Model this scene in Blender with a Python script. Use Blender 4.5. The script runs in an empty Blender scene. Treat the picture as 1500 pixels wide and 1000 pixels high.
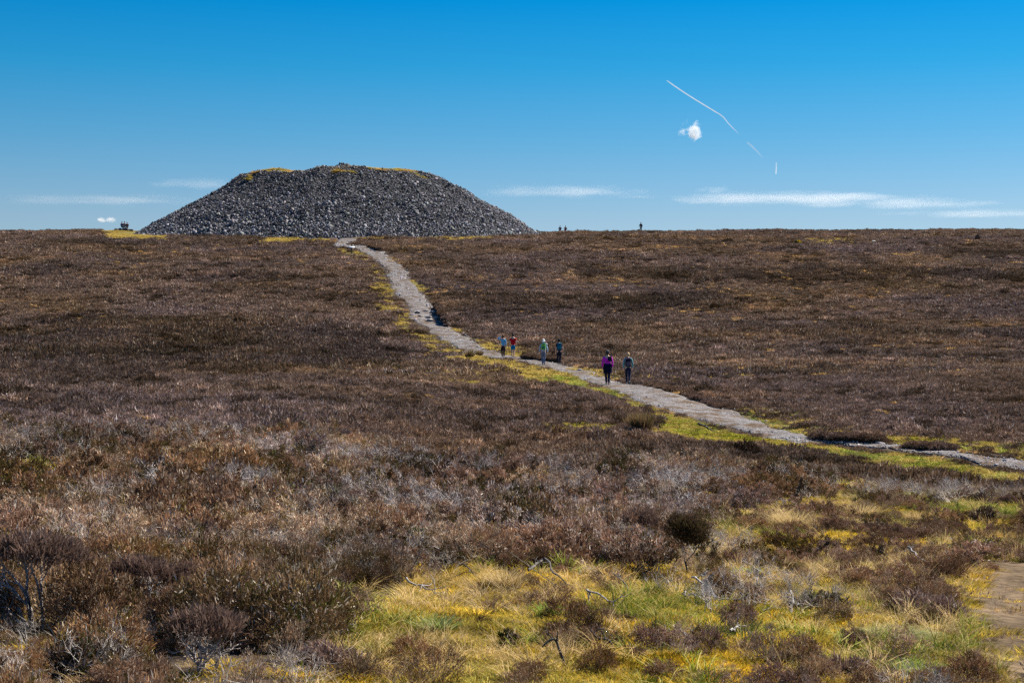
import bpy, bmesh, math, random
import numpy as np
from mathutils import Vector, Matrix

random.seed(7)
RNG = np.random.default_rng(11)
SC = bpy.context.scene
COL = SC.collection

# ------------------------------------------------------------------ camera
FPX = 2500.0                     # focal length in pixels of a 1500 px wide picture
PITCH = math.atan(41.0 / FPX)
cam_d = bpy.data.cameras.new("camera")
cam_d.sensor_width = 36.0
cam_d.lens = 36.0 * FPX / 1500.0
cam_d.clip_start = 0.1
cam_d.clip_end = 60000.0
cam_d.dof.use_dof = True
cam_d.dof.focus_distance = 35.0
cam_d.dof.aperture_fstop = 16.0
cam = bpy.data.objects.new("camera", cam_d)
cam.rotation_euler = (math.pi / 2 + PITCH, 0, 0)
COL.objects.link(cam)
SC.camera = cam

# ------------------------------------------------------------------ world, sun, exposure
SUN_EL = math.radians(45.0)
SUN_AZ = math.radians(52.0)      # clockwise from straight ahead: the sun stands ahead and to the right
world = bpy.data.worlds.new("World")
SC.world = world
world.use_nodes = True
wn, wl = world.node_tree.nodes, world.node_tree.links
bg = wn["Background"]
sky = wn.new("ShaderNodeTexSky")
sky.sky_type = 'NISHITA'
sky.sun_disc = False
sky.sun_elevation = SUN_EL
sky.sun_rotation = SUN_AZ
sky.altitude = 300.0
sky.air_density = 1.0
sky.dust_density = 0.3
sky.ozone_density = 3.0
tc = wn.new("ShaderNodeTexCoord")
sx = wn.new("ShaderNodeSeparateXYZ")
wl.new(tc.outputs["Generated"], sx.inputs[0])
ramp = wn.new("ShaderNodeValToRGB")
# clear polarised spring air: the colour filter deepens steadily from the horizon to the zenith
SKY_RAMP = [(0.0, (0.58, 0.62, .68)), (0.086, (0.515, 0.60, .68)), (0.135, (0.24, 0.563, .709)), (0.174, (0.07, 0.536, .735)), (0.212, (0.004, 0.48, .76)), (.35, (.02, .45, .76)), (1.0, (0.10, 0.42, .72))]
els = ramp.color_ramp.elements
els[0].position, els[0].color = SKY_RAMP[0][0], (*SKY_RAMP[0][1], 1)
els[1].position, els[1].color = SKY_RAMP[-1][0], (*SKY_RAMP[-1][1], 1)
for p, c in SKY_RAMP[1:-1]:
    e = els.new(p); e.color = (*c, 1)
wl.new(sx.outputs[2], ramp.inputs[0])
mul = wn.new("ShaderNodeMixRGB"); mul.blend_type = 'MULTIPLY'; mul.inputs[0].default_value = 1.0
wl.new(sky.outputs[0], mul.inputs[1]); wl.new(ramp.outputs[0], mul.inputs[2])
wl.new(mul.outputs[0], bg.inputs[0])
bg.inputs[1].default_value = 0.066

sun_d = bpy.data.lights.new("sun", 'SUN')
sun_d.energy = 5.0
sun_d.angle = math.radians(0.53)
sun_d.color = (1.0, 0.92, 0.79)
sun = bpy.data.objects.new("sun", sun_d)
sv = Vector((math.sin(SUN_AZ) * math.cos(SUN_EL), math.cos(SUN_AZ) * math.cos(SUN_EL), math.sin(SUN_EL)))
sun.rotation_euler = sv.to_track_quat('Z', 'Y').to_euler()
sun.location = (40, 40, 60)
COL.objects.link(sun)

SC.view_settings.view_transform = 'Standard'
SC.view_settings.look = 'None'
SC.view_settings.gamma = 1.0
SC.view_settings.exposure = 1.065
SC.view_settings.use_curve_mapping = False
SC.render.engine = 'CYCLES'
SC.cycles.max_bounces = 5
SC.cycles.diffuse_bounces = 1
SC.cycles.glossy_bounces = 1
SC.cycles.transparent_max_bounces = 24
SC.cycles.volume_bounces = 1
SC.cycles.use_denoising = False

# ------------------------------------------------------------------ small helpers
GROUPS = {"bush": "heather bushes in the foreground", "shrub": "leggy old heathers in the foreground", "branch": "dead branches and twigs lying in the grass",
          "grass tussock": "grass tussocks in the foreground", "rush": "rush tussocks by the path", "cloud": "clouds low over the skyline", "vapour trail": "vapour trails in the sky",
          "backpack": "bags carried by the walkers", "stone": "loose stones on the moor"}
def tag(o, label=None, cat=None, group=None, kind=None):
    if label: o["label"] = label
    if cat:
        o["category"] = cat
        group = group or GROUPS.get(cat)
    if group: o["group"] = group
    if kind: o["kind"] = kind
    return o

def link(o, parent=None):
    COL.objects.link(o)
    if parent is not None: o.parent = parent
    return o

def empty(name, loc=(0, 0, 0), rotz=0.0):
    o = bpy.data.objects.new(name, None)
    o.empty_display_size = 0.2
    o.location = loc; o.rotation_euler = (0, 0, rotz)
    COL.objects.link(o)
    return o

def mesh_np(name, V, F, mat=None, col=None, smooth=False):
    """V (n,3), F (m,3) or (m,4) -> mesh datablock; col (n,3) per vertex colour"""
    V = np.asarray(V, dtype=np.float32); F = np.asarray(F, dtype=np.int32)
    me = bpy.data.meshes.new(name)
    k = F.shape[1]
    me.vertices.add(len(V)); me.vertices.foreach_set("co", V.ravel())
    me.loops.add(F.size); me.loops.foreach_set("vertex_index", F.ravel())
    me.polygons.add(len(F))
    me.polygons.foreach_set("loop_start", np.arange(0, F.size, k, dtype=np.int32))
    if smooth: me.polygons.foreach_set("use_smooth", np.ones(len(F), dtype=bool))
    if col is not None:
        a = me.color_attributes.new("col", 'FLOAT_COLOR', 'POINT')
        c = np.ones((len(V), 4), dtype=np.float32); c[:, :3] = col
        a.data.foreach_set("color", c.ravel())
    me.update(calc_edges=True)
    me.validate()
    if mat: me.materials.append(mat)
    return me

def hash2(ix, iy, seed):
    n = (ix.astype(np.int64) * 374761393 + iy.astype(np.int64) * 668265263 + seed * 974634777) & 0xffffffff
    n = ((n ^ (n >> 13)) * 1274126177) & 0xffffffff
    return ((n ^ (n >> 16)) & 0xffffff) / float(0xffffff)

def vnoise(x, y, seed=0):
    x = np.asarray(x, float); y = np.asarray(y, float)
    ix = np.floor(x); iy = np.floor(y)
    fx = x - ix; fy = y - iy
    fx = fx * fx * (3 - 2 * fx); fy = fy * fy * (3 - 2 * fy)
    ix = ix.astype(np.int64); iy = iy.astype(np.int64)
    a = hash2(ix, iy, seed); b = hash2(ix + 1, iy, seed)
    c = hash2(ix, iy + 1, seed); d = hash2(ix + 1, iy + 1, seed)
    return (a + (b - a) * fx + (c - a) * fy + (a - b - c + d) * fx * fy) * 2 - 1

def fbm(x, y, seed=0, oct=4):
    s = 0; amp = 1.0; tot = 0
    for i in range(oct):
        s = s + amp * vnoise(x * 2 ** i + 17.3 * i, y * 2 ** i - 9.1 * i, seed + i); tot += amp; amp *= .5
    return s / tot

# ------------------------------------------------------------------ the lie of the land
PY = np.array([-20, 5, 9, 20, 28, 36, 45, 55, 62, 70, 85, 100, 115, 130, 145, 160, 180, 200, 215, 226, 240, 255, 270, 290, 310, 350, 400.])
PL = np.array([-1.5, -1.6, -1.6, -1.4, -1.25, -1.9, -1.65, -1.3, -1.0, -.65, -.15, -.75, .1, 1.4, 3.2, 5.3, 9.0, 12.9, 15.9, 17.8, 19.3, 21.0, 22.3, 23.5, 24.0, 23.5, 21.])
PM = np.array([-1.6, -1.6, -1.6, -1.45, -1.35, -2.0, -1.75, -1.45, -1.2, -.8, -.2, -.7, .15, 1.3, 3.0, 5.1, 8.9, 12.8, 15.8, 17.8, 19.2, 20.8, 22.1, 23.3, 23.9, 23.5, 21.])
PC = np.array([-1.7, -1.7, -1.7, -1.72, -1.75, -2.6, -2.9, -2.6, -2.2, -1.7, -.86, -.35, .2, .85, 2.7, 4.9, 8.6, 12.6, 15.7, 17.7, 19.2, 20.7, 21.9, 23.4, 24.0, 23.5, 21.])
PR = np.array([-1.8, -1.8, -1.8, -1.85, -1.95, -2.7, -3.05, -2.9, -2.6, -1.95, -.9, -.25, .4, 1.15, 2.9, 5.0, 8.6, 12.5, 15.6, 17.6, 19.1, 20.7, 22.1, 24.0, 24.9, 24.6, 22.])
PRR = np.array([-1.9, -1.9, -1.9, -2.0, -2.15, -2.75, -3.05, -2.9, -2.45, -1.85, -.8, -.2, .45, 1.2, 3.0, 5.1, 8.7, 12.6, 15.6, 17.6, 19.1, 20.8, 22.2, 24.1, 25.2, 25.0, 22.])
ACOL = np.array([-.30, -.14, 0.0, .18, .30])
PROF = np.stack([PL, PM, PC, PR, PRR])
SLOPE = np.gradient(PROF, PY, axis=1)

def height_base(X, Y):
    X = np.asarray(X, float); Y = np.asarray(Y, float)
    Yc = np.clip(Y, PY[0], PY[-1] - 1e-6)
    i = np.clip(np.searchsorted(PY, Yc, side='right') - 1, 0, len(PY) - 2)
    h = PY[i + 1] - PY[i]; t = (Yc - PY[i]) / h
    h00 = 2 * t**3 - 3 * t**2 + 1; h10 = t**3 - 2 * t**2 + t; h01 = -2 * t**3 + 3 * t**2; h11 = t**3 - t**2
    a = np.clip(X / np.maximum(Y, 12.0), ACOL[0], ACOL[-1] - 1e-6)
    j = np.clip(np.searchsorted(ACOL, a, side='right') - 1, 0, len(ACOL) - 2)
    u = (a - ACOL[j]) / (ACOL[j + 1] - ACOL[j]); u = u * u * (3 - 2 * u)
    def at(k):
        return h00 * PROF[k, i] + h10 * h * SLOPE[k, i] + h01 * PROF[k, i + 1] + h11 * h * SLOPE[k, i + 1]
    z = at(j) * (1 - u) + at(j + 1) * u
    r = np.hypot(X, Y - 150.0)
    z = z - np.maximum(r - 320.0, 0) * 0.11
    return np.maximum(z, -300.0)

def height(X, Y):
    X = np.asarray(X, float); Y = np.asarray(Y, float)
    r = np.hypot(X, Y)
    k = np.clip((r - 4) / 20.0, 0.25, 1.0)
    z = height_base(X, Y)
    z = z + 0.20 * k * fbm(X / 11.0, Y / 11.0, 3, 2) + 0.13 * k * fbm(X / 2.4, Y / 2.4, 5, 3)
    z = z - .52 * np.clip((Y - 190) / 30, 0, 1) - .12 * np.clip((X - 30) / 20, 0, 1) * np.clip((Y - 230) / 30, 0, 1)
    z = z + 0.22 * np.clip((Y - 130) / 60.0, 0, 1) * fbm(X / 19.0, Y / 7.0, 8, 2) * np.clip((232 - Y) / 30, 0.0, 1)
    return z

def ray(px, py):
    px = np.asarray(px, float); py = np.asarray(py, float)
    vx = (px - 750) / FPX; vz = (500 - py) / FPX
    d = np.stack([vx, math.cos(PITCH) - vz * math.sin(PITCH), math.sin(PITCH) + vz * math.cos(PITCH)], -1)
    return d / d[..., 1:2]          # unit depth

def ground_at(px, py, lo=5.0, hi=330.0):
    """first place where the sight line through a picture point meets the land"""
    px = np.atleast_1d(np.asarray(px, float)); py = np.atleast_1d(np.asarray(py, float))
    d = ray(px, py)
    T = lo * (hi / lo) ** np.linspace(0, 1, 1600)
    X = d[:, 0:1] * T; Z = d[:, 2:3] * T; Y = np.broadcast_to(T, X.shape)
    below = Z < height(X, Y)
    k = np.argmax(below, axis=1)
    k = np.where(below.any(axis=1), k, len(T) - 1)
    y = T[k]
    x = d[:, 0] * y
    return np.stack([x, y, height(x, y)], -1)

def at(px, py, **k):
    return Vector(ground_at([px], [py], **k)[0])

def on_ground(px, Y):
    d = ray([px], [400])[0]
    return Vector((d[0] * Y, Y, float(height(d[0] * Y, Y))))

# ------------------------------------------------------------------ the path (edges read as picture points, laid on the land)
# (left px, left py, right px, right py)
PATH = [(497, 347, 528, 347.5), (495, 351, 522, 352), (490, 356, 514, 355.5), (489, 360, 509, 358.5), (493, 361.5, 516, 360.5), (505, 363, 536, 361), (519, 366, 549, 364), (532, 371, 562, 369),
        (545, 378, 571, 376), (556, 388, 582, 385), (562, 397, 592, 393), (566, 406, 600, 401), (570, 416, 600, 411), (571, 424, 611, 419),
        (579, 433, 618, 428), (590, 441, 626, 437), (599, 450, 634, 447), (597, 460, 641, 456), (604, 470, 643, 466), (622, 480, 655, 476),
        (636, 492, 678, 490), (655, 505, 699, 502), (676, 516, 716, 512), (704, 523, 738, 517.5), (738, 528, 770, 523),
        (782, 536, 800, 529), (809, 545, 826, 535), (845, 556, 858, 542), (876, 566, 888, 552), (905, 576, 914, 561),
        (938, 592, 945, 565), (975, 604, 980, 572), (1005, 613, 1012, 583), (1035, 622, 1050, 597), (1075, 633, 1088, 609),
        (1120, 643, 1130, 624), (1163, 649, 1172, 636), (1200, 650.5, 1208, 645), (1256, 656, 1256, 650.5),
        (1305, 659.5, 1305, 653), (1362, 667, 1364, 659), (1420, 679, 1424, 667), (1465, 687, 1468, 672), (1510, 694, 1512, 678), (1620, 726, 1620, 690)]
PA = np.array(PATH, float)
EL = ground_at(PA[:, 0], PA[:, 1]); ER = ground_at(PA[:, 2], PA[:, 3])
EL, ER = EL * .955 + ER * .045, ER * .955 + EL * .045

def resample(P, n):
    t = np.linspace(0, len(P) - 1, n); i = np.minimum(t.astype(int), len(P) - 2); f = (t - i)[:, None]
    Pm = P[np.maximum(i - 1, 0)]; P0 = P[i]; P1 = P[i + 1]; P2 = P[np.minimum(i + 2, len(P) - 1)]
    c = 0.5 * (2 * P0 + (P1 - Pm) * f + (2 * Pm - 5 * P0 + 4 * P1 - P2) * f**2 + (3 * P0 - Pm - 3 * P1 + P2) * f**3)
    return c
NP_ = 620
el = resample(EL[:, :2], NP_); er = resample(ER[:, :2], NP_)
cen = (el + er) / 2
wid = np.hypot(*(el - er).T) / 2

def path_dist(X, Y):
    """distance to the path's edge in metres, negative on it"""
    X = np.asarray(X); Y = np.asarray(Y)
    out = np.full(X.shape, 99.0)
    P = np.stack([X, Y], -1)
    for s in range(0, len(X), 4000):
        q = P[s:s + 4000]
        A = el[None, :-1]; 
        # distance to cross segments el-er
        a = el[None]; b = er[None] - a
        t = ((q[:, None] - a) * b).sum(-1) / np.maximum((b * b).sum(-1), 1e-9)
        tc_ = np.clip(t, 0, 1)
        dd = np.hypot(*np.moveaxis(q[:, None] - (a + b * tc_[..., None]), -1, 0))
        k = dd.argmin(1)
        dm = dd[np.arange(len(q)), k]
        inside = (dm < 0.45) & (t[np.arange(len(q)), k] > 0) & (t[np.arange(len(q)), k] < 1)
        out[s:s + 4000] = np.where(inside, -1.0, dm)
    return out

def poly_world(pts):
    p = np.array(pts, float)
    return ground_at(p[:, 0], p[:, 1])[:, :2]

def in_poly(X, Y, P):
    c = np.zeros(X.shape, bool); n = len(P); j = n - 1
    for i in range(n):
        xi, yi = P[i]; xj, yj = P[j]
        if abs(yj - yi) > 1e-9:
            m = ((yi > Y) != (yj > Y)) & (X < (xj - xi) * (Y - yi) / (yj - yi) + xi)
            c ^= m
        j = i
    return c

# places where grass and moss take over from the heather: (strength, polygon of picture points)
GRASS = [(.95, [(690, 519), (760, 533), (850, 557), (905, 577), (960, 602), (1040, 623), (1110, 643), (1200, 655), (1320, 668), (1420, 686), (1520, 704), (1520, 722),
               (1400, 706), (1300, 690), (1240, 676), (1190, 662), (1110, 655), (1000, 645), (935, 635), (960, 618), (905, 587), (850, 574), (780, 562), (700, 540), (650, 528)]),
         (.75, [(765, 628), (905, 624), (905, 640), (765, 642)]),
         (.45, [(560, 540), (700, 541), (790, 562), (700, 572), (560, 560)]),
         (.6, [(1070, 598), (1130, 622), (1200, 643), (1300, 652), (1400, 660), (1520, 676), (1520, 655), (1400, 645), (1300, 638), (1190, 618), (1130, 600)]),
         (.7, [(545, 385), (570, 425), (600, 480), (640, 498), (690, 520), (650, 520), (600, 498), (560, 450), (548, 415)]),
         (.7, [(490, 364), (530, 372), (540, 386), (515, 380), (495, 370)]),
         (.75, [(470, 347), (565, 347), (560, 351), (525, 351), (486, 352), (470, 350)]),
         (.9, [(600, 405), (612, 418), (622, 430), (603, 425)]),
         (.8, [(655, 480), (720, 510), (790, 528), (785, 520), (700, 497)]),
         (1.0, [(150, 351), (245, 352), (252, 330), (150, 330)]),
         (1.0, [(385, 356), (400, 359), (490, 355), (485, 337), (385, 337)]),
         (.9, [(612, 353), (720, 352), (725, 337), (612, 337)]),
         (.55, [(820, 541), (960, 545), (1100, 552), (1100, 562), (960, 562), (870, 552)]),
         (.45, [(300, 549), (430, 547), (430, 556), (300, 558)]),
         (.25, [(960, 528), (1180, 532), (1180, 546), (960, 544)]),
         (.6, [(1180, 350), (1255, 349), (1255, 360), (1180, 360)]),
         # the grassy foreground
         (.95, [(330, 1500), (385, 1010), (440, 930), (560, 905), (590, 860), (640, 835), (760, 825), (900, 838), (960, 868), (1040, 880), (1140, 905), (1290, 915),
               (1400, 925), (1450, 850), (1455, 790), (1520, 770), (1620, 1010), (1700, 1500)]),
         (.80, [(960, 868), (950, 800), (990, 765), (1110, 755), (1160, 735), (1300, 712), (1520, 720), (1520, 800), (1450, 800), (1400, 850), (1250, 860), (1100, 865), (1040, 880)]),
         (.72, [(980, 900), (1000, 850), (1150, 840), (1400, 830), (1470, 850), (1450, 930), (1290, 925), (1100, 925)]),
         (.4, [(10, 690), (80, 680), (110, 720), (30, 730)]),
         (.35, [(330, 700), (470, 720), (430, 760), (330, 740)]),
         (.5, [(440, 800), (520, 800), (560, 905), (440, 930)]),
         (.55, [(0, 860), (50, 870), (60, 910), (0, 930)])]
GW = [(s, poly_world(p)) for s, p in GRASS]
SOIL = [(.95, poly_world([(1405, 880), (1440, 815), (1560, 830), (1640, 1200), (1480, 1200), (1480, 1010), (1430, 930)]))]

GREENW = [poly_world(p) for p in ([(960, 610), (1010, 616), (1060, 628), (1120, 642), (1115, 654), (1020, 645), (960, 630)], [(800, 548), (850, 558), (900, 575), (900, 586), (850, 573), (800, 560)], [(1220, 655), (1330, 668), (1430, 690), (1400, 698), (1300, 684), (1210, 664)], [(1290, 646), (1400, 655), (1510, 670), (1510, 676), (1400, 662), (1290, 654)])]
def green_weight(X, Y):
    w = np.zeros(X.shape, bool)
    for P in GREENW: w |= in_poly(X + fbm(X / 1.2, Y / 1.2, 55, 2) * .6, Y + fbm(X / 1.2, Y / 1.2, 56, 2), P)
    return w

def grass_weight(X, Y, jit=1.0):
    X = np.asarray(X, float); Y = np.asarray(Y, float)
    s = np.clip(Y / 70.0, .75, 2.5) * jit
    jx = X + fbm(X / .7, Y / .7, 21, 3) * .8 * s + fbm(X / 4, Y / 4, 22, 2) * .4 * s
    jy = Y + fbm(X / .7, Y / .7, 31, 3) * 1.5 * s + fbm(X / 4, Y / 4, 32, 2) * .6 * s
    w = np.zeros(X.shape)
    for st, P in GW:
        w = np.maximum(w, st * in_poly(jx, jy, P))
    return w

SHADE_BANDS = [(1.0, poly_world([(0, 470), (180, 455), (420, 470), (560, 500), (600, 530), (560, 542), (420, 548), (300, 552), (120, 566), (0, 585)])),
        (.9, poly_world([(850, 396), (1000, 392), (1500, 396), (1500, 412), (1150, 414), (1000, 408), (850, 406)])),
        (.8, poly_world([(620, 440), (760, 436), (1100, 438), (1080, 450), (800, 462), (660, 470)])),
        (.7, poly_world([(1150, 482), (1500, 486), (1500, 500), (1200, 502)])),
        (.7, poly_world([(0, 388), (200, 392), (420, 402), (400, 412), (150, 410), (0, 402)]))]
def shade_weight(X, Y):  # shade of the dips and slope bands, put into the heather tint
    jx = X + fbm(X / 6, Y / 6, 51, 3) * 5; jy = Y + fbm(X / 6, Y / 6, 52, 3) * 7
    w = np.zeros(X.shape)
    for st, P in SHADE_BANDS: w = np.maximum(w, st * in_poly(jx, jy, P))
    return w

def soil_weight(X, Y):
    X = np.asarray(X, float); Y = np.asarray(Y, float)
    jx = X + fbm(X / .5, Y / .5, 41, 3) * .25; jy = Y + fbm(X / .5, Y / .5, 42, 3) * .35
    w = np.zeros(X.shape)
    for st, P in SOIL: w = np.maximum(w, st * in_poly(jx, jy, P))
    return w

# ------------------------------------------------------------------ materials
def new_mat(name):
    m = bpy.data.materials.new(name); m.use_nodes = True
    nt = m.node_tree
    for n in list(nt.nodes): nt.nodes.remove(n)
    out = nt.nodes.new("ShaderNodeOutputMaterial")
    return m, nt, out

def N(nt, t, **kw):
    n = nt.nodes.new(t)
    for k, v in kw.items():
        if k.startswith("i_"):
            n.inputs[k[2:]].default_value = v
        else: setattr(n, k, v)
    return n

def plant_mat(name, trans=0.3, rough_var=.35):
    """vertex colour x the tint of each plant, thin leaves letting some light through"""
    m, nt, out = new_mat(name)
    L = nt.links
    a = N(nt, "ShaderNodeAttribute", attribute_name="col")
    t = N(nt, "ShaderNodeAttribute", attribute_name="tint", attribute_type='INSTANCER')
    mu = N(nt, "ShaderNodeMixRGB", blend_type='MULTIPLY'); mu.inputs[0].default_value = 1
    L.new(a.outputs["Color"], mu.inputs[1]); L.new(t.outputs["Color"], mu.inputs[2])
    d = N(nt, "ShaderNodeBsdfDiffuse"); tr = N(nt, "ShaderNodeBsdfTranslucent")
    L.new(mu.outputs[0], d.inputs[0]); L.new(mu.outputs[0], tr.inputs[0])
    mx = N(nt, "ShaderNodeMixShader"); mx.inputs[0].default_value = trans
    L.new(d.outputs[0], mx.inputs[1]); L.new(tr.outputs[0], mx.inputs[2])
    L.new(mx.outputs[0], out.inputs[0])
    return m

def plant_mat_own(name, trans=0.3):
    m, nt, out = new_mat(name); L = nt.links
    a = N(nt, "ShaderNodeAttribute", attribute_name="col")
    d = N(nt, "ShaderNodeBsdfDiffuse"); tr = N(nt, "ShaderNodeBsdfTranslucent")
    L.new(a.outputs["Color"], d.inputs[0]); L.new(a.outputs["Color"], tr.inputs[0])
    mx = N(nt, "ShaderNodeMixShader"); mx.inputs[0].default_value = trans
    L.new(d.outputs[0], mx.inputs[1]); L.new(tr.outputs[0], mx.inputs[2])
    L.new(mx.outputs[0], out.inputs[0])
    return m

def simple_mat(name, c, rough=.8, noise=0.0, scale=8.0, bump=0.0, spec=.3, metal=0.0, attr=False):
    m, nt, out = new_mat(name); L = nt.links
    p = N(nt, "ShaderNodeBsdfPrincipled")
    p.inputs["Roughness"].default_value = rough
    p.inputs["Specular IOR Level"].default_value = spec
    p.inputs["Metallic"].default_value = metal
    src = None
    if attr:
        a = N(nt, "ShaderNodeAttribute", attribute_name="col"); src = a.outputs["Color"]
    if noise > 0 or bump > 0:
        co = N(nt, "ShaderNodeTexCoord")
        n = N(nt, "ShaderNodeTexNoise"); n.inputs["Scale"].default_value = scale; n.inputs["Detail"].default_value = 5
        L.new(co.outputs["Object"], n.inputs["Vector"])
        r = N(nt, "ShaderNodeMapRange"); r.inputs[1].default_value = .3; r.inputs[2].default_value = .7
        r.inputs[3].default_value = 1 - noise; r.inputs[4].default_value = 1 + noise
        L.new(n.outputs[0], r.inputs[0])
        mu = N(nt, "ShaderNodeMixRGB", blend_type='MULTIPLY'); mu.inputs[0].default_value = 1
        if src: L.new(src, mu.inputs[1])
        else: mu.inputs[1].default_value = (*c, 1)
        L.new(r.outputs[0], mu.inputs[2]); L.new(mu.outputs[0], p.inputs["Base Color"])
        if bump > 0:
            b = N(nt, "ShaderNodeBump"); b.inputs["Strength"].default_value = bump; b.inputs["Distance"].default_value = .05
            L.new(n.outputs[0], b.inputs["Height"]); L.new(b.outputs[0], p.inputs["Normal"])
    elif src: L.new(src, p.inputs["Base Color"])
    else: p.inputs["Base Color"].default_value = (*c, 1)
    L.new(p.outputs[0], out.inputs[0])
    return m

def ground_mat():
    m, nt, out = new_mat("moorland_soil"); L = nt.links
    p = N(nt, "ShaderNodeBsdfPrincipled"); p.inputs["Roughness"].default_value = 1; p.inputs["Specular IOR Level"].default_value = .05
    a = N(nt, "ShaderNodeAttribute", attribute_name="col")
    g = N(nt, "ShaderNodeNewGeometry")
    n1 = N(nt, "ShaderNodeTexNoise"); n1.inputs["Scale"].default_value = 9; n1.inputs["Detail"].default_value = 6
    n2 = N(nt, "ShaderNodeTexNoise"); n2.inputs["Scale"].default_value = .9; n2.inputs["Detail"].default_value = 5
    L.new(g.outputs["Position"], n1.inputs["Vector"]); L.new(g.outputs["Position"], n2.inputs["Vector"])
    ad = N(nt, "ShaderNodeMath", operation='MULTIPLY'); L.new(n1.outputs[0], ad.inputs[0]); L.new(n2.outputs[0], ad.inputs[1])
    r = N(nt, "ShaderNodeMapRange"); r.inputs[1].default_value = .12; r.inputs[2].default_value = .4; r.inputs[3].default_value = .45; r.inputs[4].default_value = 1.7
    L.new(ad.outputs[0], r.inputs[0])
    mu = N(nt, "ShaderNodeMixRGB", blend_type='MULTIPLY'); mu.inputs[0].default_value = 1
    L.new(a.outputs["Color"], mu.inputs[1]); L.new(r.outputs[0], mu.inputs[2]); L.new(mu.outputs[0], p.inputs["Base Color"])
    b = N(nt, "ShaderNodeBump"); b.inputs["Strength"].default_value = .8; b.inputs["Distance"].default_value = .04
    L.new(n1.outputs[0], b.inputs["Height"]); L.new(b.outputs[0], p.inputs["Normal"])
    L.new(p.outputs[0], out.inputs[0])
    return m

def path_mat():
    m, nt, out = new_mat("path_gravel"); L = nt.links
    p = N(nt, "ShaderNodeBsdfPrincipled"); p.inputs["Roughness"].default_value = .95; p.inputs["Specular IOR Level"].default_value = .15
    g = N(nt, "ShaderNodeNewGeometry")
    v = N(nt, "ShaderNodeTexVoronoi"); v.inputs["Scale"].default_value = 14
    n2 = N(nt, "ShaderNodeTexNoise"); n2.inputs["Scale"].default_value = 1.1; n2.inputs["Detail"].default_value = 6; n2.inputs["Roughness"].default_value = .65
    n3 = N(nt, "ShaderNodeTexNoise"); n3.inputs["Scale"].default_value = 20; n3.inputs["Detail"].default_value = 4
    for n in (v, n2, n3): L.new(g.outputs["Position"], n.inputs["Vector"])
    cr = N(nt, "ShaderNodeValToRGB")
    e = cr.color_ramp.elements; e[0].position = .40; e[0].color = (.12, .08, .05, 1); e[1].position = .53; e[1].color = (.19, .176, .178, 1)
    k = e.new(.8); k.color = (.25, .235, .24, 1)
    L.new(n2.outputs[0], cr.inputs[0])
    hs = N(nt, "ShaderNodeMapRange"); hs.inputs[1].default_value = 0; hs.inputs[2].default_value = 1; hs.inputs[3].default_value = .45; hs.inputs[4].default_value = 1.5
    sp = N(nt, "ShaderNodeSeparateColor"); L.new(v.outputs["Color"], sp.inputs[0]); L.new(sp.outputs[0], hs.inputs[0])
    mu = N(nt, "ShaderNodeMixRGB", blend_type='MULTIPLY'); mu.inputs[0].default_value = 1
    L.new(cr.outputs[0], mu.inputs[1]); L.new(hs.outputs[0], mu.inputs[2]); L.new(mu.outputs[0], p.inputs["Base Color"])
    b = N(nt, "ShaderNodeBump"); b.inputs["Strength"].default_value = 1; b.inputs["Distance"].default_value = .05
    L.new(v.outputs["Distance"], b.inputs["Height"]); b.invert = True
    L.new(b.outputs[0], p.inputs["Normal"])
    L.new(p.outputs[0], out.inputs[0])
    return m

M_GROUND = ground_mat(); M_PATH = path_mat()
M_HEATHER = plant_mat("heather_sprigs", .16)
M_GRASS = plant_mat("grass_blades", .42)
M_TWIG = plant_mat("bare_twigs", .05)
M_PLANT_OWN = plant_mat_own("bush_foliage", .22)
M_GRASS_OWN = plant_mat_own("tussock_blades", .4)
M_WOOD = simple_mat("weathered_wood", (.3, .27, .25), .9, .5, 30, .4, attr=True)
M_STONE = simple_mat("cairn_limestone", (.3, .3, .31), .85, .35, 4.0, .3, .25, attr=True)

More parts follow.
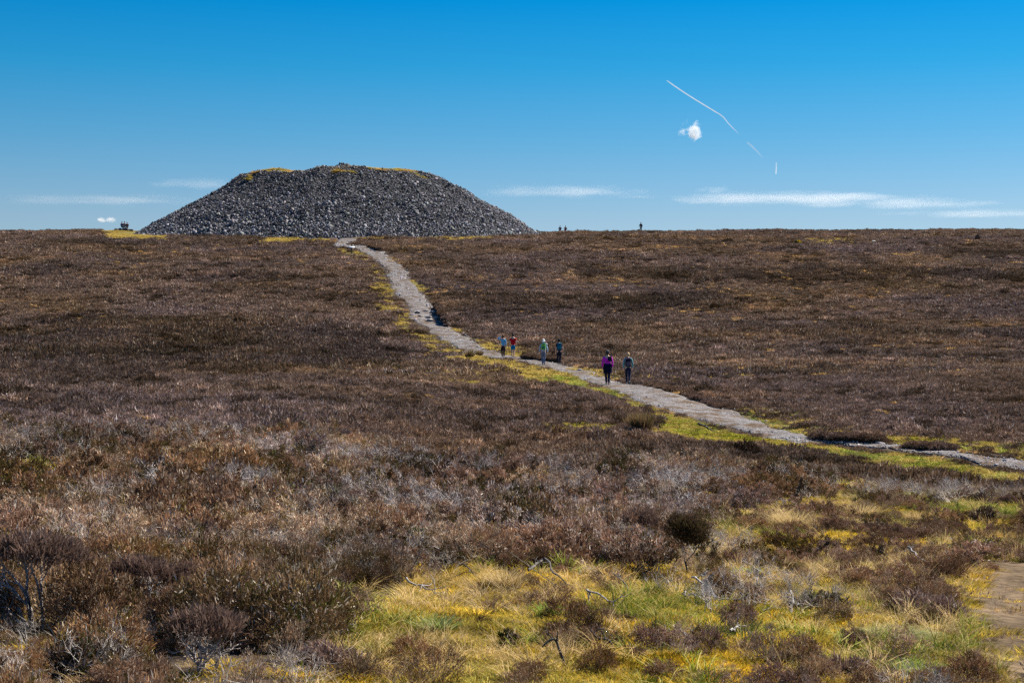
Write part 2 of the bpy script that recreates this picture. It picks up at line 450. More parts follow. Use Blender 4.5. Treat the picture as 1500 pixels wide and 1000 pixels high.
# ------------------------------------------------------------------ ground sheet
def build_ground():
    th_f = np.radians(np.linspace(-26, 26, 300))
    th_b = np.radians(np.concatenate([np.linspace(26, 334, 90)[1:-1]]))
    th = np.concatenate([th_f, th_b]); nt_ = len(th)
    r = 1.5 * (330 / 1.5) ** np.linspace(0, 1, 520)
    r = np.concatenate([r, 330 * (24000 / 330.) ** np.linspace(0, 1, 60)[1:]])
    R, T = np.meshgrid(r, th, indexing='ij')
    X = R * np.sin(T); Y = R * np.cos(T)
    Z = height(X, Y)
    V = np.stack([X, Y, Z], -1).reshape(-1, 3)
    nr = len(r)
    i, j = np.meshgrid(np.arange(nr - 1), np.arange(nt_), indexing='ij')
    j2 = (j + 1) % nt_
    F = np.stack([i * nt_ + j, i * nt_ + j2, (i + 1) * nt_ + j2, (i + 1) * nt_ + j], -1).reshape(-1, 4)
    F = F[:, ::-1]
    V = np.concatenate([V, [[0, 0, float(height(0, 0))]]])
    c = len(V) - 1
    F = np.concatenate([F, [[c, (k + 1) % nt_, k, c] for k in range(0)]]) if False else F
    x, y = V[:, 0], V[:, 1]
    g = grass_weight(x, y, .8); s = soil_weight(x, y)
    col = np.empty((len(V), 3)); col[:] = (.055, .040, .030)
    far = np.clip((np.hypot(x, y) - 320) / 60, 0, 1)[:, None]
    col = col * (1 - far) + np.array((.10, .075, .055)) * far
    gc = np.array((.17, .145, .045))
    col = col * (1 - g[:, None]) + gc * g[:, None]
    col = col * (1 - s[:, None]) + np.array((.14, .10, .066)) * s[:, None]
    # the centre cap
    me = mesh_np("ground", V, F, M_GROUND, col, smooth=True)
    bm = bmesh.new(); bm.from_mesh(me); bm.verts.ensure_lookup_table()
    cv = bm.verts[c]
    for k in range(nt_): bm.faces.new((cv, bm.verts[(k + 1) % nt_], bm.verts[k]))
    bmesh.ops.recalc_face_normals(bm, faces=bm.faces)
    bm.to_mesh(me); bm.free()
    o = link(bpy.data.objects.new("ground", me)); tag(o, kind='structure')
build_ground()

# ------------------------------------------------------------------ path sheet, laid over the land
def build_path():
    nw = 22
    u = np.linspace(0, 1, nw)
    n = NP_ * 2
    A = resample(EL[:, :2], n); B = resample(ER[:, :2], n)
    ax = (B - A); W = np.maximum(np.hypot(*ax.T), .05)[:, None]
    t = np.arange(n)
    ja = (vnoise(A[:, 0] * 1.7, A[:, 1] * .9, 61) * .45 + vnoise(A[:, 0] * 4, A[:, 1] * 4, 63) * .2)[:, None]
    jb = (vnoise(B[:, 0] * 1.7, B[:, 1] * .9, 62) * .45 + vnoise(B[:, 0] * 4, B[:, 1] * 4, 64) * .2)[:, None]
    A = A - ax / W * ja; B = B + ax / W * jb
    P = A[:, None] * (1 - u[None, :, None]) + B[:, None] * u[None, :, None]
    X, Y = P[..., 0], P[..., 1]
    edge = np.minimum(u, 1 - u)[None]
    Z = height(X, Y) + .02 + .05 * np.clip(edge * 6, 0, 1) + .03 * fbm(X / .6, Y / .6, 71, 2) * np.clip(edge * 6, 0, 1)
    Z[:, 0] -= .12; Z[:, -1] -= .12
    V = np.stack([X, Y, Z], -1).reshape(-1, 3)
    i, j = np.meshgrid(np.arange(n - 1), np.arange(nw - 1), indexing='ij')
    F = np.stack([i * nw + j, (i + 1) * nw + j, (i + 1) * nw + j + 1, i * nw + j + 1], -1).reshape(-1, 4)
    me = mesh_np("path", V, F, M_PATH, smooth=True)
    bm = bmesh.new(); bm.from_mesh(me); bmesh.ops.recalc_face_normals(bm, faces=bm.faces)
    if sum(f.normal.z for f in bm.faces) < 0: bmesh.ops.reverse_faces(bm, faces=bm.faces)
    bm.to_mesh(me); bm.free()
    o = link(bpy.data.objects.new("path", me)); tag(o, kind='structure')
build_path()
print("land", len(PATH))

# ------------------------------------------------------------------ plants: building bricks
class Geo:
    """collects triangles with vertex colours"""
    def __init__(s): s.V = []; s.F = []; s.C = []; s.n = 0
    def add(s, V, F, C):
        V = np.asarray(V, float).reshape(-1, 3); F = np.asarray(F, int).reshape(-1, 3)
        C = np.broadcast_to(np.asarray(C, float), V.shape)
        s.V.append(V); s.F.append(F + s.n); s.C.append(C); s.n += len(V)
    def mesh(s, name, mat, smooth=False):
        return mesh_np(name, np.concatenate(s.V), np.concatenate(s.F), mat, np.concatenate(s.C), smooth)

def tube(g, P, R, c, k=3, c2=None):
    P = np.asarray(P, float); n = len(P)
    R = np.broadcast_to(np.asarray(R, float), (n,))
    T = np.gradient(P, axis=0); T /= np.linalg.norm(T, axis=1)[:, None] + 1e-9
    up = np.where(np.abs(T[:, 2:3]) > .9, np.array([[1., 0, 0]]), np.array([[0, 0, 1.]]))
    U = np.cross(T, up); U /= np.linalg.norm(U, axis=1)[:, None] + 1e-9
    W = np.cross(T, U)
    a = np.arange(k) * 2 * np.pi / k
    V = P[:, None] + R[:, None, None] * (np.cos(a)[None, :, None] * U[:, None] + np.sin(a)[None, :, None] * W[:, None])
    F = []
    for i in range(n - 1):
        for j in range(k):
            j2 = (j + 1) % k; p, q, r_, t_ = i * k + j, i * k + j2, (i + 1) * k + j2, (i + 1) * k + j
            F += [(p, q, r_), (p, r_, t_)]
    C = np.repeat((np.linspace(0, 1, n)[:, None] * (np.array(c2 if c2 is not None else c) - np.array(c)) + np.array(c)), k, axis=0)
    g.add(V.reshape(-1, 3), F, C)

def spikes(g, B, D, L, W, C0, C1, rng):
    """n narrow triangular sprigs: base points B, unit directions D, length L, width W, base/tip colours"""
    n = len(B)
    r = rng.normal(size=(n, 3)); S = np.cross(D, r); S /= np.linalg.norm(S, axis=1)[:, None] + 1e-9
    L = np.broadcast_to(L, (n,))[:, None]; W = np.broadcast_to(W, (n,))[:, None]
    V = np.stack([B - S * W * .35, B + S * W * .35, B + D * L * .7 + S * W * .4, B + D * L + S * W * .05, B + D * L * .5 - S * W * .45], 1)
    C = np.stack([C0, C0, (C0 + C1) / 2, C1, (C0 + C1) / 2], 1)
    i = np.arange(n)[:, None] * 5
    F = np.concatenate([i + [0, 1, 2], i + [0, 2, 4], i + [4, 2, 3]], 0)
    g.add(V.reshape(-1, 3), F, C.reshape(-1, 3))

def tris(g, B, D, L, W, C0, C1, rng):
    n = len(B)
    r = rng.normal(size=(n, 3)); S = np.cross(D, r); S /= np.linalg.norm(S, axis=1)[:, None] + 1e-9
    L = np.broadcast_to(L, (n,))[:, None]; W = np.broadcast_to(W, (n,))[:, None]
    V = np.stack([B - S * W * .5, B + S * W * .5, B + D * L], 1)
    C = np.stack([C0, C0, C1], 1)
    g.add(V.reshape(-1, 3), np.arange(n * 3).reshape(-1, 3), C.reshape(-1, 3))

def norm(v): return v / (np.linalg.norm(v, axis=-1, keepdims=True) + 1e-9)

def heather_bush(g, rng, fleck=.075, **kw): return _heather_bush(g, rng, fleck=fleck, **kw)

def _heather_bush(g, rng, fleck=.075, R=.32, H=.34, n=2600, sl=.036, sw=.0065, tips=((.30, .20, .165), (.20, .13, .10), (.14, .11, .05)), wood=(.30, .26, .24), stems=26, low=.25, gs=None):
    """a domed heather: woody stems fanning out, clusters of sprigs over the top"""
    ncl = max(12, int(n / 44))
    ph = rng.uniform(0, 2 * np.pi, ncl); rr = np.sqrt(rng.uniform(0, 1, ncl)) 
    top = np.sqrt(np.clip(1 - rr**2, 0, 1))
    hj = rng.uniform(.55, 1.18, ncl)
    C = np.stack([np.cos(ph) * rr * R, np.sin(ph) * rr * R, (low + (1 - low) * top) * H * hj], 1)
    ends = C[rng.choice(ncl, min(stems, ncl), replace=False)]
    for e in ends:
        b = np.array([rng.normal() * .04, rng.normal() * .04, -.04]) * (R / .32)
        m1 = b + (e - b) * .4 + rng.normal(size=3) * .03 * R / .32; m2 = b + (e - b) * .75 + rng.normal(size=3) * .02
        tube(gs or g, [b, m1, m2, e], np.array([.006, .0045, .003, .0015]) * (R / .32), np.array(wood) * rng.uniform(.6, 1.1), 3)
    per = np.full(ncl, n // ncl)
    cid = np.repeat(np.arange(ncl), per)
    m = len(cid)
    off = rng.normal(size=(m, 3)) * np.array([.027, .027, .024]) * (R / .32)
    B = C[cid] + off - [0, 0, sl * .6]
    out = norm(C[cid] * [1, 1, .4] + [0, 0, .001])
    D = norm(out * .55 + np.array([0, 0, .6]) + rng.normal(size=(m, 3)) * .55)
    L = sl * rng.uniform(.55, 1.25, m)
    tc_ = np.array(tips)[rng.choice(len(tips), ncl, p=[.55, .3, .15] if len(tips) == 3 else None)][cid] * rng.uniform(.65, 1.3, (m, 1))
    fl = rng.random(m) < fleck
    tc_ = np.where(fl[:, None], np.array((.80, .68, .58)) * rng.uniform(.6, 1.1, (m, 1)), tc_)
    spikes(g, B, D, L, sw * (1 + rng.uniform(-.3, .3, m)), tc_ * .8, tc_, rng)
    return C

def branching(g, rng, p, d, L, r, depth, c, spread=.55, tipn=2, k=3, up=.25, tipcb=None):
    P = [p]; q = p.copy(); dd = d.copy()
    for i in range(3):
        dd = norm(dd + rng.normal(size=3) * .22 + np.array([0, 0, up * .3])); q = q + dd * L / 3; P.append(q)
    tube(g, P, np.linspace(r, r * .62, 4), np.array(c) * rng.uniform(.75, 1.15), k)
    if depth == 0:
        if tipcb is not None: tipcb(q, dd)
        return
    for i in range(tipn + (rng.random() < .45)):
        nd = norm(dd + rng.normal(size=3) * spread + np.array([0, 0, up]))
        branching(g, rng, q if rng.random() < .7 else P[2], nd, L * rng.uniform(.6, .9), r * .6, depth - 1, c, spread, tipn, 3, up, tipcb)

def dead_twigs(g, rng, H=.4, n=5, c=(.50, .46, .45), depth=3, fine=160, r0=.005):
    tips = []
    for i in range(n):
        a = rng.uniform(0, 2 * np.pi); t = rng.uniform(.2, .9)
        d = norm(np.array([math.cos(a) * t, math.sin(a) * t, 1.0]))
        branching(g, rng, np.array([rng.normal() * .03, rng.normal() * .03, -.03]), d, H * .36, r0, depth, c, .55, 2, 3, .1, lambda q, dd: tips.append((q, dd)))
    if tips and fine:
        Q = np.array([t[0] for t in tips]); DD = np.array([t[1] for t in tips])
        k = rng.integers(0, len(Q), fine)
        D = norm(DD[k] + rng.normal(size=(fine, 3)) * .5 + [0, 0, .2])
        cc = np.array(c) * rng.uniform(.6, 1.1, (fine, 1))
        tris(g, Q[k] + rng.normal(size=(fine, 3)) * .02, D, rng.uniform(.04, .10, fine), .0035, cc, cc, rng)

def blades(g, rng, n=120, R=.08, L=(.15, .35), w=.005, c=((.55, .42, .22), (.40, .32, .14), (.28, .28, .08)), lean=.5, droop=.6, segs=3, bias=(0, 0)):
    """curved grass blades"""
    ph = rng.uniform(0, 2 * np.pi, n); rr = np.sqrt(rng.uniform(0, 1, n)) * R
    B = np.stack([np.cos(ph) * rr, np.sin(ph) * rr, np.full(n, -.02)], 1)
    D = norm(np.stack([np.cos(ph) * lean * rr / R + rng.normal(size=n) * .3 * lean + bias[0], np.sin(ph) * lean * rr / R + rng.normal(size=n) * .3 * lean + bias[1], np.ones(n)], 1))
    Ln = rng.uniform(*L, n)
    Hh = norm(D * [1, 1, 0] + rng.normal(size=(n, 3)) * [.1, .1, 0])
    S = np.cross(Hh, [0, 0, 1.0]); S = norm(S + rng.normal(size=(n, 3)) * .3)
    C = np.array(c)[rng.integers(0, len(c), n)] * rng.uniform(.75, 1.25, (n, 1))
    rows = []; cols = []
    for s in range(segs + 1):
        t = s / segs
        P = B + D * (Ln * t)[:, None] + (Hh * [1, 1, 0] + [0, 0, -.8]) * (droop * Ln * t * t * .6)[:, None]
        ww = w * (1 - t * .8) * .5
        rows += [P - S * ww, P + S * ww]; cols += [C * (.8 + .2 * t)] * 2
    V = np.stack(rows, 1); CC = np.stack(cols, 1); k = 2 * (segs + 1)
    F = []
    i = np.arange(n)[:, None] * k
    for s in range(segs):
        a = 2 * s
        F += [i + [a, a + 1, a + 3], i + [a, a + 3, a + 2]]
    g.add(V.reshape(-1, 3), np.concatenate(F), CC.reshape(-1, 3))

PROTO = []
def proto(name, mat, fn, *a, seed=0, **k):
    g = Geo(); fn(g, np.random.default_rng(seed + 100), *a, **k)
    o = bpy.data.objects.new(name, g.mesh(name, mat)); PROTO.append(o); return o

def scatter(name, protos, P, rotz, scl, tint, label=None, sz=None, tilt=.12):
    """ground cover nobody could count: one object that instances its plants over the land"""
    n = len(P)
    me = bpy.data.meshes.new(name); me.vertices.add(n)
    me.vertices.foreach_set("co", np.asarray(P, np.float32).ravel())
    def attr(nm, ty, arr, key):
        a = me.attributes.new(nm, ty, 'POINT'); a.data.foreach_set(key, np.asarray(arr).ravel())
    rot = np.stack([RNG.normal(size=n) * tilt, RNG.normal(size=n) * tilt, rotz], -1).astype(np.float32)
    attr("rot", 'FLOAT_VECTOR', rot, "vector")
    s3 = np.stack([scl, scl, scl * (sz if sz is not None else 1)], -1).astype(np.float32)
    attr("scl", 'FLOAT_VECTOR', s3, "vector")
    c = np.ones((n, 4), np.float32); c[:, :3] = tint
    attr("tint", 'FLOAT_COLOR', c, "color")
    attr("pick", 'INT', RNG.integers(0, len(protos), n).astype(np.int32), "value")
    o = link(bpy.data.objects.new(name, me))
    ng = bpy.data.node_groups.new(name, 'GeometryNodeTree')
    ng.interface.new_socket("Geometry", in_out='INPUT', socket_type='NodeSocketGeometry')
    ng.interface.new_socket("Geometry", in_out='OUTPUT', socket_type='NodeSocketGeometry')
    nd, L = ng.nodes, ng.links
    gi = nd.new("NodeGroupInput"); go = nd.new("NodeGroupOutput")
    iop = nd.new("GeometryNodeInstanceOnPoints")
    jn = nd.new("GeometryNodeJoinGeometry")
    for p in protos:
        oi = nd.new("GeometryNodeObjectInfo"); oi.inputs["Object"].default_value = p
        oi.inputs["As Instance"].default_value = True
        L.new(oi.outputs["Geometry"], jn.inputs[0])
    def na(nm, ty):
        a = nd.new("GeometryNodeInputNamedAttribute"); a.data_type = ty; a.inputs[0].default_value = nm; return a.outputs[0]
    L.new(gi.outputs[0], iop.inputs["Points"]); L.new(jn.outputs[0], iop.inputs["Instance"])
    iop.inputs["Pick Instance"].default_value = True
    L.new(na("pick", 'INT'), iop.inputs["Instance Index"])
    e = nd.new("FunctionNodeEulerToRotation"); L.new(na("rot", 'FLOAT_VECTOR'), e.inputs[0]); L.new(e.outputs[0], iop.inputs["Rotation"])
    L.new(na("scl", 'FLOAT_VECTOR'), iop.inputs["Scale"])
    L.new(iop.outputs[0], go.inputs[0])
    m = o.modifiers.new("scatter", 'NODES'); m.node_group = ng
    tag(o, label, kind='stuff')
    return o

def spread(y0, y1, cell, a=.37, jitter=.95):
    """jittered points over the wedge of land in front of the camera"""
    xs = np.arange(-a * y1, a * y1, cell); ys = np.arange(y0, y1, cell)
    X, Y = np.meshgrid(xs, ys); X = X + RNG.uniform(-.5, .5, X.shape) * cell * jitter; Y = Y + RNG.uniform(-.5, .5, Y.shape) * cell * jitter
    X = X.ravel(); Y = Y.ravel(); k = np.abs(X) < a * Y + .6
    return X[k], Y[k]

# cairn ground plan, needed to keep the heather off it
CX, CY, CZ = -26.5, 262.0, 20.8
def off_cairn(X, Y):
    return np.hypot(X - CX, Y - CY) > 33.5

# --- prototypes
BR = ((.34, .205, .14), (.20, .115, .075), (.135, .095, .035))
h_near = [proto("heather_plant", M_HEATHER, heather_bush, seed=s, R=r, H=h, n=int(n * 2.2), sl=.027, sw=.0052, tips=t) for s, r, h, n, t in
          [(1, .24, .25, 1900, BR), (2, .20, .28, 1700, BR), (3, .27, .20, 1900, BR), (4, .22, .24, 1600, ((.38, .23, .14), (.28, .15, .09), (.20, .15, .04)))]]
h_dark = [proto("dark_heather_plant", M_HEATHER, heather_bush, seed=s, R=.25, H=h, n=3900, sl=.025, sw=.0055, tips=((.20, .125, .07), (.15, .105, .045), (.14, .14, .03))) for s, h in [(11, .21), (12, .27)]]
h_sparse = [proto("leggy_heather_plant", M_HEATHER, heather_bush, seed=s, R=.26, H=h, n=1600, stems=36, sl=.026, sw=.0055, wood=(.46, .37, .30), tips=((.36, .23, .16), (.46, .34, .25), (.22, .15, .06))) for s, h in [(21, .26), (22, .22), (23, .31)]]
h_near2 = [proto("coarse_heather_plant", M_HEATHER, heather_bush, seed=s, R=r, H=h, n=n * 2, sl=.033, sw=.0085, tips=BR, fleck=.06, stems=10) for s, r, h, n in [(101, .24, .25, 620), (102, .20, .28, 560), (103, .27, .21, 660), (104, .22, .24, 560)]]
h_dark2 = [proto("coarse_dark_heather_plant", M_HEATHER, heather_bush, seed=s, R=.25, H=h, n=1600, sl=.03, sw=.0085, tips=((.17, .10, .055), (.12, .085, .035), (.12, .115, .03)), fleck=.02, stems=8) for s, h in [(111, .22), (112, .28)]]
h_sparse2 = [proto("coarse_leggy_heather_plant", M_HEATHER, heather_bush, seed=s, R=.26, H=h, n=760, stems=34, sl=.031, sw=.0075, wood=(.50, .42, .36), tips=((.38, .25, .18), (.52, .42, .34), (.22, .15, .06)), fleck=.12) for s, h in [(121, .26), (122, .32)]]
t_near = [proto("bare_heather_twigs", M_TWIG, dead_twigs, seed=s, H=h, n=n, c=c) for s, h, n, c in [(31, .38, 5, (.62, .55, .49)), (32, .30, 6, (.52, .45, .39)), (33, .44, 4, (.68, .61, .55)), (34, .26, 7, (.42, .35, .30))]]
STR = ((.88, .66, .36), (.66, .46, .20), (.42, .31, .12)); GRN = ((.20, .25, .03), (.13, .17, .02), (.50, .42, .14)); GOLD = ((.58, .42, .09), (.44, .30, .04), (.27, .24, .04))
g_straw = [proto("straw_grass_tuft", M_GRASS, blades, seed=s, n=n, R=.09, L=l, w=.0058, c=STR, lean=le, droop=.9) for s, n, l, le in [(41, 90, (.08, .24), 1.1), (42, 80, (.06, .18), 1.6), (43, 80, (.10, .28), .8)]]
g_green = [proto("green_grass_tuft", M_GRASS, blades, seed=s, n=90, R=.10, L=l, w=.0085, c=GRN, lean=1.1, droop=.7) for s, l in [(51, (.07, .20)), (52, (.05, .16))]]
g_gold = [proto("golden_moss_tuft", M_GRASS, blades, seed=s, n=220, R=.15, L=(.02, .07), w=.007, c=GOLD, lean=1.2, droop=.4, segs=2) for s in (61, 62)]

def mid_clump(g, rng, R=.42, H=.3, n=340, L=.09, W=.03, tips=BR):
    ph = rng.uniform(0, 2 * np.pi, n); rr = np.sqrt(rng.uniform(0, 1, n))
    lump = .75 + .3 * np.sin(ph * 3 + rng.uniform(0, 6)) * rr
    Z = (np.sqrt(np.clip(1 - rr**2, 0, 1)) * .85 + .1) * H * lump * rng.uniform(.6, 1.05, n)
    B = np.stack([np.cos(ph) * rr * R, np.sin(ph) * rr * R, Z - L * .5], 1)
    D = norm(norm(B * [1, 1, .3]) * .5 + [0, 0, .85] + rng.normal(size=(n, 3)) * .5)
    C = np.array(tips)[rng.choice(3, n, p=[.5, .38, .12])] * rng.uniform(.4, 1.4, (n, 1))
    C = np.where(rng.random((n, 1)) < .05, np.array((.72, .60, .50)), C)
    tris(g, B, D, L * rng.uniform(.6, 1.3, n), W * rng.uniform(.6, 1.4, n), C * .85, C, rng)
BM = ((.35, .235, .18), (.225, .145, .105), (.17, .125, .06))
h_mid = [proto("heather_clump", M_HEATHER, mid_clump, seed=s, R=.36, H=h, n=620, L=.09, W=.022, tips=BM) for s, h in [(71, .30), (72, .36), (73, .25)]]
h_far = [proto("distant_heather_clump", M_HEATHER, mid_clump, seed=s, R=.55, H=h, n=240, L=.14, W=.065, tips=BM) for s, h in [(81, .34), (82, .28), (83, .42)]]
g_mid = [proto("grass_clump", M_GRASS, blades, seed=s, n=150, R=.30, L=(.08, .24), w=.022, c=STR, lean=.9, droop=.7, segs=2) for s in (91, 92)]
g_far = [proto("distant_grass_clump", M_GRASS, blades, seed=s, n=90, R=.5, L=(.12, .32), w=.06, c=STR, lean=1.0, droop=.6, segs=2) for s in (95, 96)]
g_midgreen = [proto("green_turf_clump", M_GRASS, blades, seed=s, n=170, R=.32, L=(.04, .13), w=.022, c=GRN, lean=1.0, droop=.7, segs=2) for s in (97, 98)]

def lay(X, Y, dz=0.0): return np.stack([X, Y, height(X, Y) + dz], -1)
def rz(n): return RNG.uniform(0, 2 * np.pi, n)
def tints(X, Y, seed, base=(1, 1, 1), amp=.3, hue=.12, sc=3.0):
    v = 1 + amp * fbm(X / sc, Y / sc, seed, 3) * 1.6 + RNG.normal(size=len(X)) * amp * .45
    h = fbm(X / (sc * 1.7), Y / (sc * 1.7), seed + 5, 2) * hue * 2
    c = np.array(base)[None] * np.clip(v, .35, 2)[:, None]
    return c * np.stack([1 + h * .5, 1 + h * .2, 1 - h], -1)

# open shapes kept clear for the plants that stand out one by one
LOW = []
KEEP = []   # filled: (x, y, r)
def clear_of(X, Y):
    k = np.ones(len(X), bool)
    for x, y, r in KEEP: k &= np.hypot(X - x, Y - y) > r
    return k

# ------------------------------------------------------------------ rocks
def rock_proto(rng, n=11, flat=.7):
    P = rng.normal(size=(n, 3)); P = P / np.linalg.norm(P, axis=1)[:, None] * rng.uniform(.75, 1.1, (n, 1))
    P *= np.array([rng.uniform(.8, 1.15), rng.uniform(.7, 1.0), rng.uniform(.5, .8) * flat / .7])
    bm = bmesh.new()
    for p in P: bm.verts.new(p)
    r = bmesh.ops.convex_hull(bm, input=bm.verts)
    bmesh.ops.delete(bm, geom=[v for v in bm.verts if not v.link_faces], context='VERTS')
    bmesh.ops.recalc_face_normals(bm, faces=bm.faces)
    bmesh.ops.triangulate(bm, faces=bm.faces)
    bm.verts.index_update()
    V = np.array([v.co[:] for v in bm.verts]); F = np.array([[v.index for v in f.verts] for f in bm.faces])
    bm.free(); return V, F
ROCKS = [rock_proto(np.random.default_rng(500 + i), n=9 + i % 4) for i in range(16)]

def rot_mats(n, rng, tilt=math.pi):
    q = rng.normal(size=(n, 4)); q /= np.linalg.norm(q, axis=1)[:, None]
    w, x, y, z = q.T
    return np.stack([1 - 2 * (y * y + z * z), 2 * (x * y - z * w), 2 * (x * z + y * w), 2 * (x * y + z * w), 1 - 2 * (x * x + z * z), 2 * (y * z - x * w),
                     2 * (x * z - y * w), 2 * (y * z + x * w), 1 - 2 * (x * x + y * y)], -1).reshape(n, 3, 3)

def rock_mass(P, S, col, rng):
    """real stones baked into one mesh"""
    Vs, Fs, Cs, off = [], [], [], 0
    which = rng.integers(0, len(ROCKS), len(P)); Rm = rot_mats(len(P), rng)
    for k, (V, F) in enumerate(ROCKS):
        m = which == k; c = m.sum()
        if not c: continue
        VV = np.einsum('nij,vj->nvi', Rm[m], V) * S[m][:, None, None] + P[m][:, None]
        # each face its own vertices is not needed: flat shading
        FF = F[None] + (np.arange(c) * len(V))[:, None, None] + off
        Vs.append(VV.reshape(-1, 3)); Fs.append(FF.reshape(-1, 3)); Cs.append(np.repeat(col[m], len(V), axis=0)); off += c * len(V)
    return np.concatenate(Vs), np.concatenate(Fs), np.concatenate(Cs)

def stone_cols(n, rng, base=(.30, .295, .31), sd=.32):
    v = np.clip(rng.lognormal(0, sd, n), .35, 2.3)[:, None]
    c = np.array(base) * v * (1 + rng.normal(size=(n, 3)) * .05)
    return np.clip(c, .02, .8)

# ------------------------------------------------------------------ the cairn
PRL = np.array([(0, 9.2), (6, 9.1), (8.5, 9.25), (10.5, 9.55), (12.7, 9.2), (15.3, 8.35), (17, 6.95), (20, 5.05), (23.5, 3.35), (27.6, 1.35), (29.6, 0.0), (34, -2.6), (42, -8)])
PRR_ = np.array([(0, 9.2), (5, 9.25), (7.2, 9.35), (10.7, 9.45), (14.3, 8.75), (16.6, 7.7), (19.2, 6.35), (22, 4.6), (25, 3.1), (28, 1.45), (29.9, 0), (34, -2.5), (42, -8)])
def mound_h(X, Y):
    dx, dy = X - CX, Y - CY
    r = np.hypot(dx, dy); th = np.arctan2(dy, dx)
    r = r * (1 + .018 * np.sin(th * 5 + 1) + .012 * np.sin(th * 9))
    w = .5 + .5 * np.clip(dx / np.maximum(r, 1e-3) * 1.6, -1, 1)
    zl = np.interp(r * 1.02, PRL[:, 0], PRL[:, 1]); zr = np.interp(r, PRR_[:, 0], PRR_[:, 1])
    z = zl * (1 - w) + zr * w
    gl = fbm(th * 6.5, r / 40, 401, 3) * .75 * np.clip(r / 10 - .6, 0, 1) * np.clip((31 - r) / 6, 0, 1)
    z = z + gl + .34 * fbm(X / 2.2, Y / 2.2, 403, 3) * np.clip((34 - r) / 4, .2, 1)
    z = z - np.clip(-dy, 0, 12) * .055 * np.clip((16 - r) / 4, 0, 1)
    # hollow worn into the front lip, left of the top
    z = z - .85 * np.exp(-(((dx + 3.6) / 2.8) ** 2 + ((dy + 10.0) / 4.5) ** 2))
    # small pile of stones on the summit
    z = z + .85 * np.exp(-(((dx - 1.1) / .95) ** 2 + ((dy + 9.0) / 1.1) ** 2)) 
    return CZ + z

